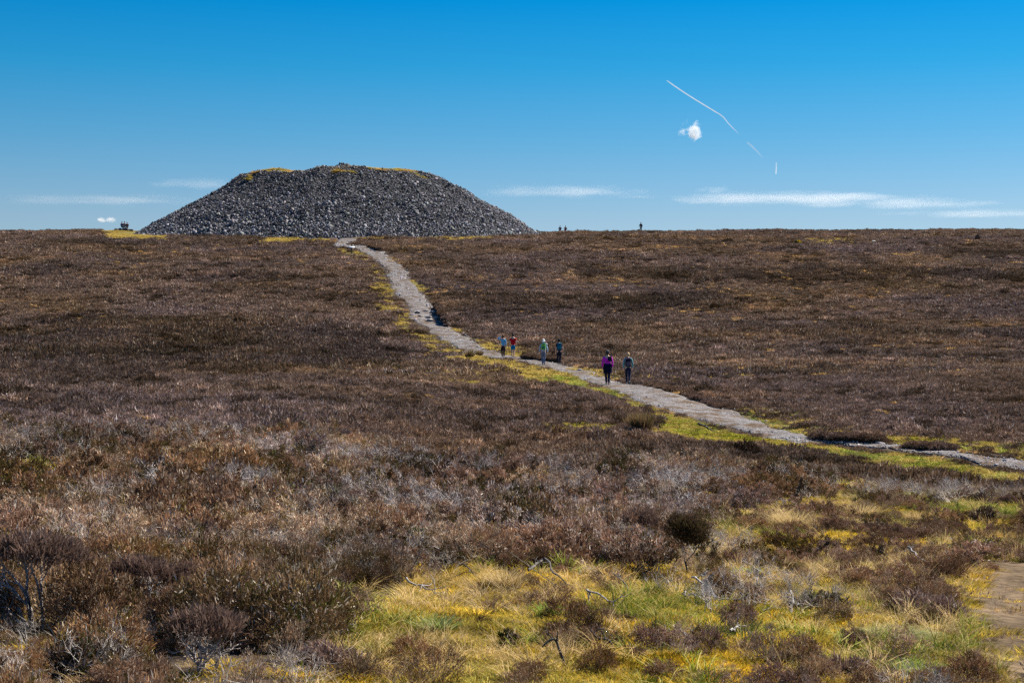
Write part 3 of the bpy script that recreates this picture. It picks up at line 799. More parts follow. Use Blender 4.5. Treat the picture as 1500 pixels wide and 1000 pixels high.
def build_cairn():
    t = empty("cairn", (CX, CY, CZ)); tag(t, "huge flat topped grey stone cairn rising on the skyline behind the moor", "cairn")
    rng = np.random.default_rng(77)
    n = 190
    xs = np.linspace(-42, 42, n); X, Y = np.meshgrid(xs + CX, xs + CY, indexing='ij')
    Z = mound_h(X, Y) - .22
    V = np.stack([X - CX, Y - CY, Z - CZ], -1).reshape(-1, 3)
    i, j = np.meshgrid(np.arange(n - 1), np.arange(n - 1), indexing='ij')
    F = np.stack([i * n + j, (i + 1) * n + j, (i + 1) * n + j + 1, i * n + j + 1], -1).reshape(-1, 4)
    rr = np.hypot(V[:, 0], V[:, 1])[F].mean(1); F = F[rr < 41]
    link(bpy.data.objects.new("rubble_core", mesh_np("rubble_core", V, F, simple_mat("cairn_core", (.05, .05, .055), 1, .3, 2), smooth=True)), t)
    # stones
    cell = .19
    a = np.arange(-39.5, 39.5, cell)
    X, Y = np.meshgrid(a, a); X = X.ravel() + rng.uniform(-.5, .5, X.size) * cell; Y = Y.ravel() + rng.uniform(-.5, .5, Y.size) * cell
    r = np.hypot(X, Y)
    k = (r < 39.5) & ((Y < 3) | (rng.random(len(X)) < .3))       # thinner on the far side
    X, Y, r = X[k] + CX, Y[k] + CY, r[k]
    Z = mound_h(X, Y)
    k = Z > height(X, Y) - .25; X, Y, Z, r = X[k], Y[k], Z[k], r[k]
    # grassed rim: fewer stones
    rim = 1.25 * np.exp(-((r - 12.0) / 1.9) ** 2) + (r < 11) * .5
    g = (fbm(X / 3.2, Y / 2.4, 411, 3) + rim * .7 > .34) & (r < 16.5)
    pile = np.hypot(X - CX - 1.1, (Y - CY + 9)) < 1.9
    g &= ~pile
    k = ~g | (rng.random(len(X)) < .12); X, Y, Z, r, gk = X[k], Y[k], Z[k], r[k], g[k]
    s = np.clip(rng.lognormal(math.log(.098), .48, len(X)), .05, .45)
    lowr = np.clip((r - 20) / 12, 0, 1)
    s *= 1 + .25 * lowr
    s = np.where(pile[k], s * 1.25, s)
    P = np.stack([X - CX, Y - CY, Z - CZ + rng.uniform(-.12, .15, len(X))], -1)
    col = stone_cols(len(X), rng, (.104, .104, .118), .66) * (1 + .30 * lowr[:, None])
    lich = np.clip(fbm(X / 5, Y / 5, 415, 3) * 2 - .1, 0, 1)[:, None] * np.clip((r - 10) / -6 + 1.2, 0, .6)[:, None]
    col = col * (1 - lich) + np.array((.20, .16, .10)) * lich
    vis = (Y < CY - 4) & (r > 24.5) & (X > CX - 27) & (X < CX + 27) & (Z > height(X, Y) + .05) & (Y < CY - .8 * r)
    order = np.argsort(-(s * vis))[:290]
    m = np.ones(len(X), bool); m[order] = False
    Vr, Fr, Cr = rock_mass(P[m], s[m], col[m], rng)
    o = link(bpy.data.objects.new("stones", mesh_np("stones", Vr, Fr, M_STONE, Cr)), t); tag(o, kind='stuff')
    shared = []
    for q, (V0, F0) in enumerate(ROCKS):
        shared.append(mesh_np("stone", V0, F0, M_STONE, np.repeat(stone_cols(1, rng, (.19, .185, .195), .2), len(V0), axis=0)))
    for q in order:
        o = bpy.data.objects.new("stone", shared[int(rng.integers(0, len(shared)))])
        sc_ = float(s[q]) * 1.05
        o.location = P[q]; o.rotation_euler = rng.uniform(0, 6.28, 3); o.scale = (sc_, sc_, sc_)
        link(o, t)
    print("stones", len(X))
    # turf on the rim
    k = g & (rng.random(len(g)) < .9) if False else None
    a = np.arange(-17, 17, .30); X, Y = np.meshgrid(a, a); X = X.ravel() + rng.uniform(-.17, .17, X.size) + CX; Y = Y.ravel() + rng.uniform(-.17, .17, Y.size) + CY
    r = np.hypot(X - CX, Y - CY)
    rim = 1.25 * np.exp(-((r - 12.0) / 1.9) ** 2) + (r < 11) * .5
    k = (fbm(X / 3.2, Y / 2.4, 411, 3) + rim * .7 > .34) & (r < 16.5) & (np.hypot(X - CX - .9, Y - CY + 9) > 2.0) & (rng.random(len(X)) < .75)
    X, Y = X[k], Y[k]
    yl = np.clip(fbm(X / 1.6, Y / 1.6, 421, 2) + .5, 0, 1)[:, None]
    o = scatter("summit_turf", g_far, np.stack([X, Y, mound_h(X, Y) - .02], -1), rz(len(X)), RNG.uniform(.7, 1.15, len(X)),
            (np.array((.70, .78, .34)) * yl + np.array((.72, .62, .42)) * (1 - yl)), "yellow turf along the rim of the cairn top")
build_cairn()

# ------------------------------------------------------------------ stones on and beside the path
def path_stones():
    rng = np.random.default_rng(88)
    n = 7000
    t = rng.integers(0, NP_, n); u = rng.random(n)
    P = el[t] * (1 - u[:, None]) + er[t] * u[:, None] + rng.normal(size=(n, 2)) * .12
    dens = .35 + .9 * fbm(P[:, 0] / 2.5, P[:, 1] / 2.5, 431, 2) + .3 * (np.abs(u - .5) > .38)
    k = rng.random(n) < dens; P = P[k]
    s = np.clip(rng.lognormal(math.log(.035), .5, len(P)), .015, .14) * np.clip(P[:, 1] / 130, .7, 1.5)
    Z = height(P[:, 0], P[:, 1]) + .07
    V, F, C = rock_mass(np.stack([P[:, 0], P[:, 1], Z], -1), s, stone_cols(len(P), rng, (.33, .32, .33), .35), rng)
    o = link(bpy.data.objects.new("path_rubble", mesh_np("path_rubble", V, F, M_STONE, C)))
    tag(o, "loose grey rubble scattered over the gravel path", kind='stuff')
path_stones()

def one_rock(px, py, wpx, name, label, cat, col=(.33, .32, .33), flat=.6, seed=0, group=None, sink=.25, stretch=1.4):
    rng = np.random.default_rng(900 + seed)
    p = at(px, py); R = wpx / 2 * p.y / FPX
    V, F = rock_proto(rng, 16, flat)
    V = V * np.array([R, R / stretch, R * .75])
    me = mesh_np(name, V, F, M_STONE, np.repeat([col], len(V), axis=0))
    o = link(bpy.data.objects.new(name, me)); o.location = (p.x, p.y, p.z + R * .35)
    o.rotation_euler = (0, 0, rng.uniform(-.3, .3))
    tag(o, label, cat, group); KEEP.append((p.x, p.y, R * .9)); return o

G_STEP = "rough step stones across the steep part of the path"
steps = [(612, 459, 13, "leftmost pale step stone below the bend of the path"), (624, 457, 10, "small step stone left of the middle of the path, upper row"),
         (635, 460, 12, "grey step stone at the right end of the upper row, against the peat bank"), (616, 465, 12, "step stone at the left of the lower row"),
         (627, 467, 15, "broad flat step stone in the middle of the lower row"), (639, 467, 12, "step stone at the right of the lower row beside the dark bank"),
         (604, 463, 8, "small stone on the left margin of the step rows"), (630, 472, 14, "lowest step stone with bare gravel below it")]
for i, (px, py, w, lb) in enumerate(steps): one_rock(px, py, w, "step_stone", lb, "stone", (.31, .30, .31), .5, i, G_STEP, stretch=1.2)
one_rock(655, 477, 13, "boulder", "pale boulder in the peat bank right of the path steps", "stone", (.40, .37, .34), .8, 21)
one_rock(648, 471, 9, "boulder", "small reddish boulder between the path steps and the peat bank", "stone", (.34, .26, .23), .8, 22)
one_rock(818, 544, 9, "path_stone", "flat stone set in the path behind the walker in the magenta top, left one", "stone", (.3, .29, .3), .4, 31)
one_rock(833, 545, 8, "path_stone", "flat stone set in the path behind the walker in the magenta top, middle one", "stone", (.3, .29, .3), .4, 32)
one_rock(848, 544, 13, "path_stone", "largest flat stone on the far edge of the path left of the magenta top", "stone", (.32, .31, .32), .4, 33)
one_rock(1306, 509, 12, "boulder", "pale boulder alone in the heather right of the walkers", "stone", (.55, .49, .40), .7, 41)
one_rock(1103, 459, 6, "boulder", "small dark boulder in the heather below the skyline walker", "stone", (.10, .09, .09), .8, 42)
one_rock(262, 613, 6, "boulder", "small pale boulder at the top of the left foreground heather", "stone", (.55, .5, .45), .8, 43)
one_rock(1290, 652, 18, "boulder", "flat grey rock at the foot of the right hand peat bank", "stone", (.34, .33, .34), .5, 44)
one_rock(1268, 652, 9, "boulder", "small grey rock left of the flat rock by the peat bank", "stone", (.3, .3, .31), .6, 45)
one_rock(1316, 355, 9, "boulder", "grey stone at the far right of the pale grass by the gorse", "stone", (.4, .4, .38), .5, 46)
one_rock(1280, 356, 12, "boulder", "low grey stone in the pale grass right of the yellow gorse", "stone", (.4, .4, .38), .5, 47)

# ------------------------------------------------------------------ peat banks
M_PEAT = simple_mat("peat", (.05, .036, .027), 1, .5, 6, .7, .05)
def peat_bank(pts, hpx, name_label):
    P = ground_at([p[0] for p in pts], [p[1] for p in pts]); P = resample(P, 40); n = len(P)
    Hh = hpx * P[:, 1] / FPX
    rng = np.random.default_rng(int(pts[0][0]))
    e = np.clip(np.sin(np.linspace(0, np.pi, n)) * 2.2, .15, 1)
    j = fbm(P[:, 0] * 1.5, P[:, 1] * 1.5, 600, 2)
    rows = []
    for back, up in ((-.15, -.2), (0, .25), (.12, .65), (.02, .92), (.35, 1.02), (1.6, .25), (2.2, -.4)):
        rows.append(np.stack([P[:, 0] + j * .15, P[:, 1] + back * (1 + .4 * j), P[:, 2] + up * Hh * e * (1 + .3 * j)], -1))
    V = np.stack(rows, 1).reshape(-1, 3); m = len(rows)
    i, k = np.meshgrid(np.arange(n - 1), np.arange(m - 1), indexing='ij')
    F = np.stack([i * m + k, (i + 1) * m + k, (i + 1) * m + k + 1, i * m + k + 1], -1).reshape(-1, 4)
    o = link(bpy.data.objects.new("peat_bank", mesh_np("peat_bank", V, F, M_PEAT, smooth=True))); tag(o, name_label, kind='structure')
    # heather overhanging the lip
    q = rng.integers(2, n - 2, n * 3); X = P[q, 0] + rng.uniform(-.2, .2, len(q)); Y = P[q, 1] + rng.uniform(.1, 1.1, len(q)); Z = P[q, 2] + Hh[q] * e[q] * .8
    return np.stack([X, Y, Z], -1)
LIP = [peat_bank(p, h, l) for p, h, l in [([(1196, 647), (1230, 650), (1262, 651), (1300, 652)], 9, "dark peat bank beside the far side of the path"),
        ([(637, 452), (643, 462), (648, 472), (656, 481)], 13, "dark peat bank at the right of the path steps"),
        ([(764, 525), (785, 528), (808, 531), (825, 531)], 6, "dark peat bank behind the second pair of walkers"),
        ([(1340, 661), (1365, 663), (1400, 664)], 7, "low peat bank above the path at the far right"),
        ([(540, 363), (548, 366), (560, 370)], 5, "short dark bank beside the head of the path"),
        ([(945, 566), (975, 572), (1010, 582), (1050, 597), (1080, 606)], 4, "low dark heather edge along the far side of the path")]]
LP_ = np.concatenate(LIP)
scatter("bank_heather", h_mid, LP_, rz(len(LP_)), RNG.uniform(.5, .9, len(LP_)), tints(LP_[:, 0], LP_[:, 1], 640, base=(.8, .75, .7)), "heather overhanging the peat banks")

# ------------------------------------------------------------------ information board and marker post
def box(g, c, s, col, rot=None):
    V = np.array([[x, y, z] for x in (-.5, .5) for y in (-.5, .5) for z in (-.5, .5)]) * s
    if rot is not None: V = V @ np.array(rot.to_matrix()).T
    V = V + np.array(c)
    F = [(0, 1, 3), (0, 3, 2), (4, 6, 7), (4, 7, 5), (0, 4, 5), (0, 5, 1), (2, 3, 7), (2, 7, 6), (0, 2, 6), (0, 6, 4), (1, 5, 7), (1, 7, 3)]
    g.add(V, F, col)
from mathutils import Euler
def info_board():
    p = at(515, 371.5)
    t = empty("information_board", p); tag(t, "small information board with a pale slanted top beside the path near the cairn", "sign")
    k = p.y / FPX
    g = Geo(); box(g, (0, 0, 4.2 * k), (1.6 * k, 1.3 * k, 8.4 * k), (.09, .10, .085)); link(bpy.data.objects.new("post", g.mesh("post", M_WOOD)), t)
    g = Geo(); box(g, (0, 0, 9.1 * k), (8.4 * k, 4.2 * k, .6 * k), (.8, .82, .85), Euler((math.radians(24), 0, .05)))
    m = simple_mat("board_panel", (.75, .78, .82), .35, spec=.6)
    link(bpy.data.objects.new("panel", g.mesh("panel", m)), t)
    g = Geo(); box(g, (0, 0, 8.75 * k), (8.9 * k, 4.7 * k, .45 * k), (.16, .15, .13), Euler((math.radians(24), 0, .05)))
    link(bpy.data.objects.new("frame", g.mesh("frame", M_WOOD)), t)
    KEEP.append((p.x, p.y, .8))
    p = at(525.5, 351)
    k = p.y / FPX; g = Geo()
    tube(g, [(0, 0, -.2), (0, 0, 5 * k), (0.02, 0, 11.5 * k)], .65 * k, (.55, .52, .48), 7); tube(g, [(.02, 0, 11.5 * k), (.02, 0, 11.9 * k)], [.65 * k, .1 * k], (.55, .52, .48), 7)
    o = link(bpy.data.objects.new("marker_post", g.mesh("marker_post", M_WOOD))); o.location = p
    tag(o, "thin pale wooden marker post at the head of the path below the cairn", "post")
info_board()

# ------------------------------------------------------------------ plants that stand out one by one
def place(o_or_t, p): o_or_t.location = p
def bush(px, py, wpx, hpx, label, kind="brown", seed=0, name="heather_bush", cat="bush", group=None, lean=0.0, keep=True):
    rng = np.random.default_rng(1000 + seed)
    p = at(px, py); s = p.y / FPX; R = wpx / 2 * s; H = hpx * s
    t = empty(name, p); tag(t, label, cat, group)
    gf, gs = Geo(), Geo()
    tips = {"brown": ((.30, .195, .155), (.22, .14, .11), (.13, .10, .045)), "dark": ((.13, .085, .055), (.10, .07, .04), (.10, .095, .03)), "olive": ((.12, .11, .03), (.15, .10, .05), (.10, .11, .025))}.get(kind)
    dens = int(np.clip(5200 * (R / .35) ** 1.6, 900, 16000))
    sl = .05 if R < .5 else .06
    heather_bush(gf, rng, R=R, H=H, n=dens, sl=sl * (.8 if kind != "brown" else 1), sw=.008 * max(1, p.y / 16), tips=tips, stems=24, low=.12, gs=gs)
    for nm, g, m in (("foliage", gf, M_PLANT_OWN), ("stems", gs, M_WOOD)):
        o = link(bpy.data.objects.new(nm, g.mesh(nm, m)), t)
    if keep: KEEP.append((p.x, p.y, R * .75))
    return t

def leggy(px, py, hpx, wpx, label, seed=0, trunks=3, kind="brown", crown_low=.5, r=.011, c=(.36, .33, .33), lean=0.0, n=3000, name="leggy_heather"):
    """a bare stemmed old heather: twisted trunks carrying a flat crown"""
    rng = np.random.default_rng(2000 + seed)
    p = at(px, py); s = p.y / FPX; R = wpx / 2 * s; H = hpx * s
    t = empty(name, p); tag(t, label, "shrub")
    gt, gf = Geo(), Geo(); tips = []
    for i in range(trunks):
        a = rng.uniform(0, 2 * np.pi); b = np.array([rng.uniform(-.3, .3) * R * (trunks > 1), rng.normal() * .04, -.04])
        d = norm(np.array([math.cos(a) * .3 + lean, math.sin(a) * .3, 1.0]))
        branching(gt, rng, b, d, H * .40, r, 3, c, .48, 2, 5, .12, lambda q, dd: tips.append((q, dd)))
    Q = np.array([q[0] for q in tips]); 
    zc = H * .80
    Q = Q[Q[:, 2] > H * crown_low * .8] if (Q[:, 2] > H * crown_low * .8).sum() > 4 else Q
    cc = np.array([lean * H * .8, 0, zc])
    ph = rng.uniform(0, 2 * np.pi, n // 40); rr = np.sqrt(rng.random(n // 40))
    E = np.stack([np.cos(ph) * rr * R, np.sin(ph) * rr * R * .8, (np.sqrt(1 - rr**2) - .35) * H * .28 * rng.uniform(.4, 1.2, len(ph))], 1) + cc
    if kind == 'dark': E = E + rng.normal(size=E.shape) * [.045, .045, .05]
    for e in E[: len(E) // 2]:
        q = Q[np.argmin(np.linalg.norm(Q - e, axis=1))]
        tube(gt, [q, (q + e) / 2 + rng.normal(size=3) * .01, e], [.003, .002, .0012], np.array(c) * rng.uniform(.5, .9), 3)
    cid = np.repeat(np.arange(len(E)), 40); m = len(cid)
    B = E[cid] + rng.normal(size=(m, 3)) * [.03, .03, .022]
    D = norm(norm(E[cid] - cc + [0, 0, .02]) * .4 + [0, 0, .8] + rng.normal(size=(m, 3)) * .4)
    tp = np.array({"brown": ((.30, .20, .16), (.20, .13, .10)), "dark": ((.14, .085, .055), (.10, .075, .035))}[kind])[rng.integers(0, 2, len(E))][cid] * rng.uniform(.7, 1.25, (m, 1))
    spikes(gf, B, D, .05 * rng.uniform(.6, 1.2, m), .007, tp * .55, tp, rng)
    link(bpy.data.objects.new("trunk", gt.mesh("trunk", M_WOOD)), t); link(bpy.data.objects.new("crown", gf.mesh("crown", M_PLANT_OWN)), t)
    KEEP.append((p.x, p.y, R * .6))
    for q in (.35, .75, 1.2, 1.7, 2.3): KEEP.append((p.x * (1 - q / p.y), p.y - q, R * .6 if q < .4 else 0)); LOW.append((p.x * (1 - q / p.y), p.y - q, R * 1.15))
    return t

def tussock(px, py, wpx, hpx, label, cols, seed=0, name="grass_tussock", cat="grass tussock", n=700, droop=.5, lean=.7, group=None, w=None):
    rng = np.random.default_rng(3000 + seed)
    p = at(px, py); s = p.y / FPX; R = wpx / 2 * s; H = hpx * s
    g = Geo(); blades(g, rng, n=n, R=R * .55, L=(H * .55, H * 1.25), w=w or .005 * max(1, p.y / 14), c=cols, lean=lean * R / max(H, .01) * .9, droop=droop, segs=4)
    o = link(bpy.data.objects.new(name, g.mesh(name, M_GRASS_OWN))); o.location = p; tag(o, label, cat, group)
    KEEP.append((p.x, p.y, R * .6)); return o

def branch(pts, label, r=.008, c=(.45, .42, .40), seed=0, lift=.10, name="dead_branch", twigs=4):
    """a dead branch lying along picture points on the turf"""
    rng = np.random.default_rng(4000 + seed)
    P = ground_at([a[0] for a in pts], [a[1] for a in pts]); z = np.array([a[2] if len(a) > 2 else lift for a in pts]); P[:, 2] += z
    o0 = P[0].copy(); Q = resample(P - o0, len(P) * 3)
    Q[1:-1] += rng.normal(size=(len(Q) - 2, 3)) * .012
    c = tuple(np.array(c) * .72); g = Geo(); tube(g, Q, np.linspace(r, r * .35, len(Q)), c, 6)
    for i in range(twigs):
        k = rng.integers(1, len(Q) - 1); d = norm(Q[min(k + 1, len(Q) - 1)] - Q[k - 1] + rng.normal(size=3) * .08)
        branching(g, rng, Q[k], norm(d + rng.normal(size=3) * .7 + [0, 0, .3]), rng.uniform(.06, .13), r * .5, 1, np.array(c) * .9, .5, 1, 4, .1)
    o = link(bpy.data.objects.new(name, g.mesh(name, M_WOOD))); o.location = o0; tag(o, label, "branch"); return o

def stick(base, offs, label, r=.008, c=(.45, .42, .40), seed=0):
    rng = np.random.default_rng(4500 + seed); p = at(*base); s = p.y / FPX
    P = np.array([[dx * s, -.02 * i + rng.normal() * .01, -dy * s - (.03 if i == 0 else 0)] for i, (dx, dy) in enumerate(offs)])
    Q = resample(P, len(P) * 4); c = tuple(np.array(c) * .75); g = Geo(); tube(g, Q, np.linspace(r, r * .4, len(Q)), c, 6)
    for i in range(2):
        k = rng.integers(1, len(Q) - 1)
        branching(g, rng, Q[k], norm(np.array([rng.normal(), rng.normal() * .4, .8])), rng.uniform(.05, .1), r * .5, 1, np.array(c) * .9, .5, 1, 4, .1)
    o = link(bpy.data.objects.new("dead_branch", g.mesh("dead_branch", M_WOOD))); o.location = p; tag(o, label, "branch"); return o

leggy(45, 918, 128, 150, "old heather at the left edge with thick bare blue grey trunks under a dark crown", 1, 6, r=.017, crown_low=.5, n=7000)
leggy(205, 905, 80, 84, "old heather with pale twisted stems, right of the thick trunked one at the left edge", 2, 4, r=.009, c=(.5, .46, .44), n=2600)
leggy(266, 895, 60, 60, "low heather with forked pale stems in the left foreground", 3, 4, r=.008, c=(.52, .48, .46), n=1500)
leggy(300, 985, 80, 100, "bare stemmed heather at the bottom edge, left of the golden grass", 4, 6, r=.009, c=(.40, .35, .33), n=2500)
leggy(1006, 846, 78, 38, "dark mushroom shaped heather on a single black stem in the pale grass", 5, 1, "dark", .3, .010, (.05, .045, .04), 0.05, 4200, "mushroom_heather")
leggy(922, 812, 62, 46, "small heather leaning right on a bare blue grey stem above the golden grass", 6, 1, "brown", .5, .007, (.30, .30, .33), .35, 1800)
for a in [(195, 706, 62, 26, "low dark rounded heather cushion with a lit brown top, upper left foreground", "dark", 1),
          (238, 716, 34, 34, "upright dark heather bush just right of the rounded cushion, upper left foreground", "dark", 2),
          (355, 778, 66, 28, "wide dark heather bush with a deep shadow under it, centre left foreground", "dark", 3),
          (285, 800, 60, 40, "brown topped heather bush with a shaded front left of the wide dark bush", "brown", 4),
          (180, 655, 50, 24, "dark heather hump near the crest at the upper left", "dark", 5),
          (60, 668, 60, 26, "dark heather hump near the left edge below the crest", "dark", 6),
          (440, 668, 44, 20, "olive heather cushion on the crest above the pale twigs", "olive", 7),
          (610, 690, 60, 24, "dark low heather bush on the crest left of centre", "dark", 8),
          (700, 790, 60, 24, "large dark heather bush above the golden moss", "dark", 9),
          (600, 800, 62, 26, "black shaded heather bush with olive sides, left of the large one above the golden moss", "olive", 10),
          (760, 745, 46, 22, "brown heather bush behind the large dark bushes in the centre", "brown", 11),
          (915, 690, 70, 28, "dark brown heather bush on the crest below the rush tussock", "dark", 12),
          (990, 690, 60, 26, "dark brown heather bush on the crest left of the green moss log", "dark", 13),
          (1178, 730, 20, 28, "small upright dark heather tuft below the peat bank", "dark", 14),
          (1280, 822, 46, 22, "round blackish heather cushion in the right hand turf", "dark", 15),
          (1213, 815, 36, 26, "small brown heather bush left of the round blackish cushion", "brown", 16),
          (1350, 900, 120, 26, "broad spreading reddish brown heather beside the bare soil", "brown", 17),
          (1200, 890, 90, 18, "low dark heather mat between pale twigs and the green grass", "dark", 18),
          (1410, 828, 60, 20, "small heather clump with a few green stalks at the right", "brown", 19),
          (1440, 765, 44, 20, "tiny dark heather clump near the right edge", "dark", 20),
          (1110, 822, 44, 16, "low brown heather patch left of the blackish cushion", "brown", 21),
          (850, 905, 40, 22, "low dark green heather sprig in the golden grass", "olive", 22),
          (745, 950, 36, 26, "small dark heather tuft in the grass at the bottom centre", "olive", 23),
          (480, 980, 100, 34, "brown heather fringe at the bottom edge below the yellow moss", "brown", 24),
          (120, 985, 130, 45, "dark brown heather mass at the bottom left corner", "dark", 25),
          (1240, 990, 80, 26, "thin brown heather at the bottom edge right of centre", "brown", 26)]:
    bush(a[0], a[1], a[2], a[3], a[4], a[5], a[6])
RUSH = ((.24, .15, .085), (.17, .105, .06), (.10, .10, .035))
tussock(940, 636, 40, 30, "upright brown rush tussock between the green verge and the heather", RUSH, 1, "rush_tussock", "rush", 1500, .15, .4, w=.022)
tussock(925, 630, 24, 20, "small brown rush clump at the left shoulder of the large rush tussock", RUSH, 2, "rush_tussock", "rush", 400, .15, .5, w=.02)
tussock(688, 524, 18, 12, "dark rush tussock at the near edge of the path, left of the first walkers", RUSH, 3, "rush_tussock", "rush", 260, .15, .6, w=.05)
tussock(702, 522, 14, 9, "small rush tuft just right of the dark rush tussock", RUSH, 4, "rush_tussock", "rush", 200, .15, .6, w=.05)
tussock(771, 521, 16, 10, "olive rush tussock behind the path between the first two pairs of walkers", RUSH, 5, "rush_tussock", "rush", 240, .15, .6, w=.05)
tussock(910, 553, 14, 12, "rush tuft seen between the walker in magenta and the blond walker", RUSH, 6, "rush_tussock", "rush", 240, .15, .6, w=.04)
ST2 = ((.66, .50, .27), (.58, .42, .2), (.5, .38, .16)); GR2 = ((.30, .33, .12), (.36, .40, .18), (.55, .50, .28))
tussock(1160, 775, 64, 36, "feathery straw tussock left of the two others in the right hand turf", ST2, 11, n=900)
tussock(1262, 760, 60, 30, "middle straw tussock of the three in the right hand turf", ST2, 12, n=800)
tussock(1340, 765, 50, 24, "small orange tinged straw tussock at the right of the three", ((.6, .40, .18), (.5, .36, .16), (.5, .4, .2)), 13, n=600)
tussock(738, 866, 54, 44, "pale straw tussock bent over above the golden moss", ST2, 14, n=1000)
tussock(1310, 935, 110, 36, "pale grey green grass tussock in the lower right", GR2, 15, n=1800, lean=.9, droop=.8)
tussock(1100, 842, 50, 18, "bright green leafy tuft in the grass at the right", ((.22, .34, .06), (.40, .50, .20), (.3, .4, .1)), 16, n=300, w=.012)
tussock(640, 925, 70, 34, "long bladed green grass tuft in the golden moss", ((.30, .36, .10), (.45, .45, .22), (.24, .30, .06)), 17, n=380, w=.009)
tussock(805, 905, 44, 30, "bright green grass tuft right of the black bent twig", ((.20, .32, .05), (.30, .40, .08)), 18, n=260, w=.009)
tussock(415, 905, 60, 50, "long pale green grass blades among heather left of the golden moss", ((.42, .42, .14), (.5, .48, .2), (.3, .34, .08)), 19, n=260, w=.008)
tussock(1330, 985, 120, 30, "vivid green turf tuft at the bottom right", ((.26, .38, .05), (.34, .44, .08)), 20, n=1200, w=.007)
GY = ((.85, .60, .03), (.70, .50, .03), (.30, .30, .05))
bush(1168, 359, 9, 7, "bright yellow flowering gorse alone on the hillside below the skyline", "olive", 41, "gorse_bush", "gorse", keep=True)
g = Geo(); heather_bush(g, np.random.default_rng(5), R=.55, H=.55, n=900, sl=.12, sw=.10, tips=GY, stems=4); p = at(1168, 359)
o = link(bpy.data.objects.new("blossom", g.mesh("blossom", M_PLANT_OWN)), bpy.data.objects["gorse_bush"])
bush(1432, 352, 7, 8, "grey green spiky bush on the hillside near the right edge", "brown", 42, "gorse_bush", "bush")
# the dead log on the moss
branch([(1022, 633, .34), (1030, 633, .25), (1038, 633, .14), (1047, 634, .04)], "dead forked log propped on bright green moss by the path", .055, (.13, .12, .12), 1, name="dead_log", twigs=2)
stick((842, 872), [(0, 0), (-48, -30), (-97, -66)], "long straight grey twig leaning down into the straw tussock", .0045, (.40, .35, .29), 2)
branch([(774, 862, .14), (798, 853, .20), (812, 866, .14), (835, 868, .06)], "dark arched branch lying in the grass right of the straw tussock", .011, (.16, .14, .13), 3)
branch([(672, 852, .15), (690, 858, .12), (700, 860, .10)], "thin dark twig over the orange moss", .006, (.14, .12, .11), 4)
stick((832, 978), [(0, 0), (-12, -24), (-19, -42), (-30, -40), (-38, -33)], "black hooked twig standing in the grass at bottom centre", .010, (.08, .075, .08), 5)
stick((902, 952), [(0, 0), (-10, -15), (-28, -20), (-40, -36)], "black bent twig lying right of the hooked one", .010, (.09, .08, .08), 6)
stick((925, 872), [(0, 0), (-10, -18), (-30, -36)], "grey twig sloping down above the bleached sticks", .008, (.38, .34, .32), 7)
branch([(860, 884, .10), (880, 892, .10), (898, 900, .06)], "curved bleached stick in the golden grass", .009, (.52, .49, .47), 8)
branch([(1014, 864, .10), (1030, 875, .10), (1046, 886, .08), (1078, 893, .05)], "longest bleached stick of the twig pile at the right of centre", .010, (.50, .46, .44), 9)
branch([(1000, 880, .05), (1020, 888, .08), (1060, 890, .06)], "bleached stick crossing under the longest one in the twig pile", .008, (.48, .44, .42), 10)
branch([(1085, 884, .08), (1095, 890, .06), (1102, 897, .03)], "short bleached stick right of the twig pile", .008, (.5, .46, .44), 11)
branch([(1152, 890, .10), (1165, 897, .06), (1190, 896, .04)], "bleached forked stick at the foot of the dark heather mat", .009, (.52, .48, .46), 12)
branch([(1330, 826, .16), (1345, 832, .12), (1362, 842, .04)], "curved grey stick in front of the blackish heather cushion", .010, (.40, .36, .36), 13)
branch([(1002, 940, .06), (1012, 948, .06), (1034, 947, .04)], "dark stick lying low at the edge of the orange moss", .009, (.22, .19, .19), 14)
branch([(1070, 935, .05), (1078, 931, .05), (1085, 929, .04)], "short white stick on the orange moss", .009, (.6, .56, .54), 15)
branch([(595, 870, .12), (625, 876, .08), (650, 880, .05)], "pale stick lying on the yellow moss left of centre", .008, (.58, .53, .5), 16)

# far scrub breaking the right hand skyline
def scrub():
    rng = np.random.default_rng(66); n = 420
    px = 1080 + 440 * np.sqrt(rng.random(n)) ; Yd = rng.uniform(287, 293, n)
    d = ray(px, np.full(n, 400.)); X = d[:, 0] * Yd
    k = fbm(px / 26., px * 0, 90, 3) + rng.normal(size=n) * .2 > -.25
    X, Yd = X[k], Yd[k]
    pr = [proto("scrub_bush", M_HEATHER, mid_clump, seed=s, R=.8, H=.9, n=260, L=.22, W=.12, tips=((.035, .045, .02), (.03, .035, .02), (.06, .05, .03))) for s in (301, 302)]
    scatter("scrub_line", pr, lay(X, Yd, .0), rz(len(X)), RNG.uniform(.25, .7, len(X)), tints(X, Yd, 95), "dark scrub breaking the skyline at the right")
scrub()

# ------------------------------------------------------------------ people
def skin_mesh(nodes, edges, root, levels=2):
    me = bpy.data.meshes.new("tmp"); names = list(nodes); ix = {k: i for i, k in enumerate(names)}
    me.from_pydata([nodes[k][0] for k in names], [(ix[a], ix[b]) for a, b in edges], [])
    o = bpy.data.objects.new("tmp", me); COL.objects.link(o)
    m = o.modifiers.new("s", 'SKIN'); m.use_smooth_shade = True
    sk = me.skin_vertices[0].data
    for k in names:
        r = nodes[k][1]; sk[ix[k]].radius = (r, r) if not isinstance(r, tuple) else r
    for k in (root if isinstance(root, (list, tuple)) else [root]): sk[ix[k]].use_root = True
    s = o.modifiers.new("d", 'SUBSURF'); s.levels = levels; s.render_levels = levels
    dg = bpy.context.evaluated_depsgraph_get(); dg.update()
    ev = o.evaluated_get(dg); out = bpy.data.meshes.new_from_object(ev)
    bpy.data.objects.remove(o); bpy.data.meshes.remove(me)
    return out

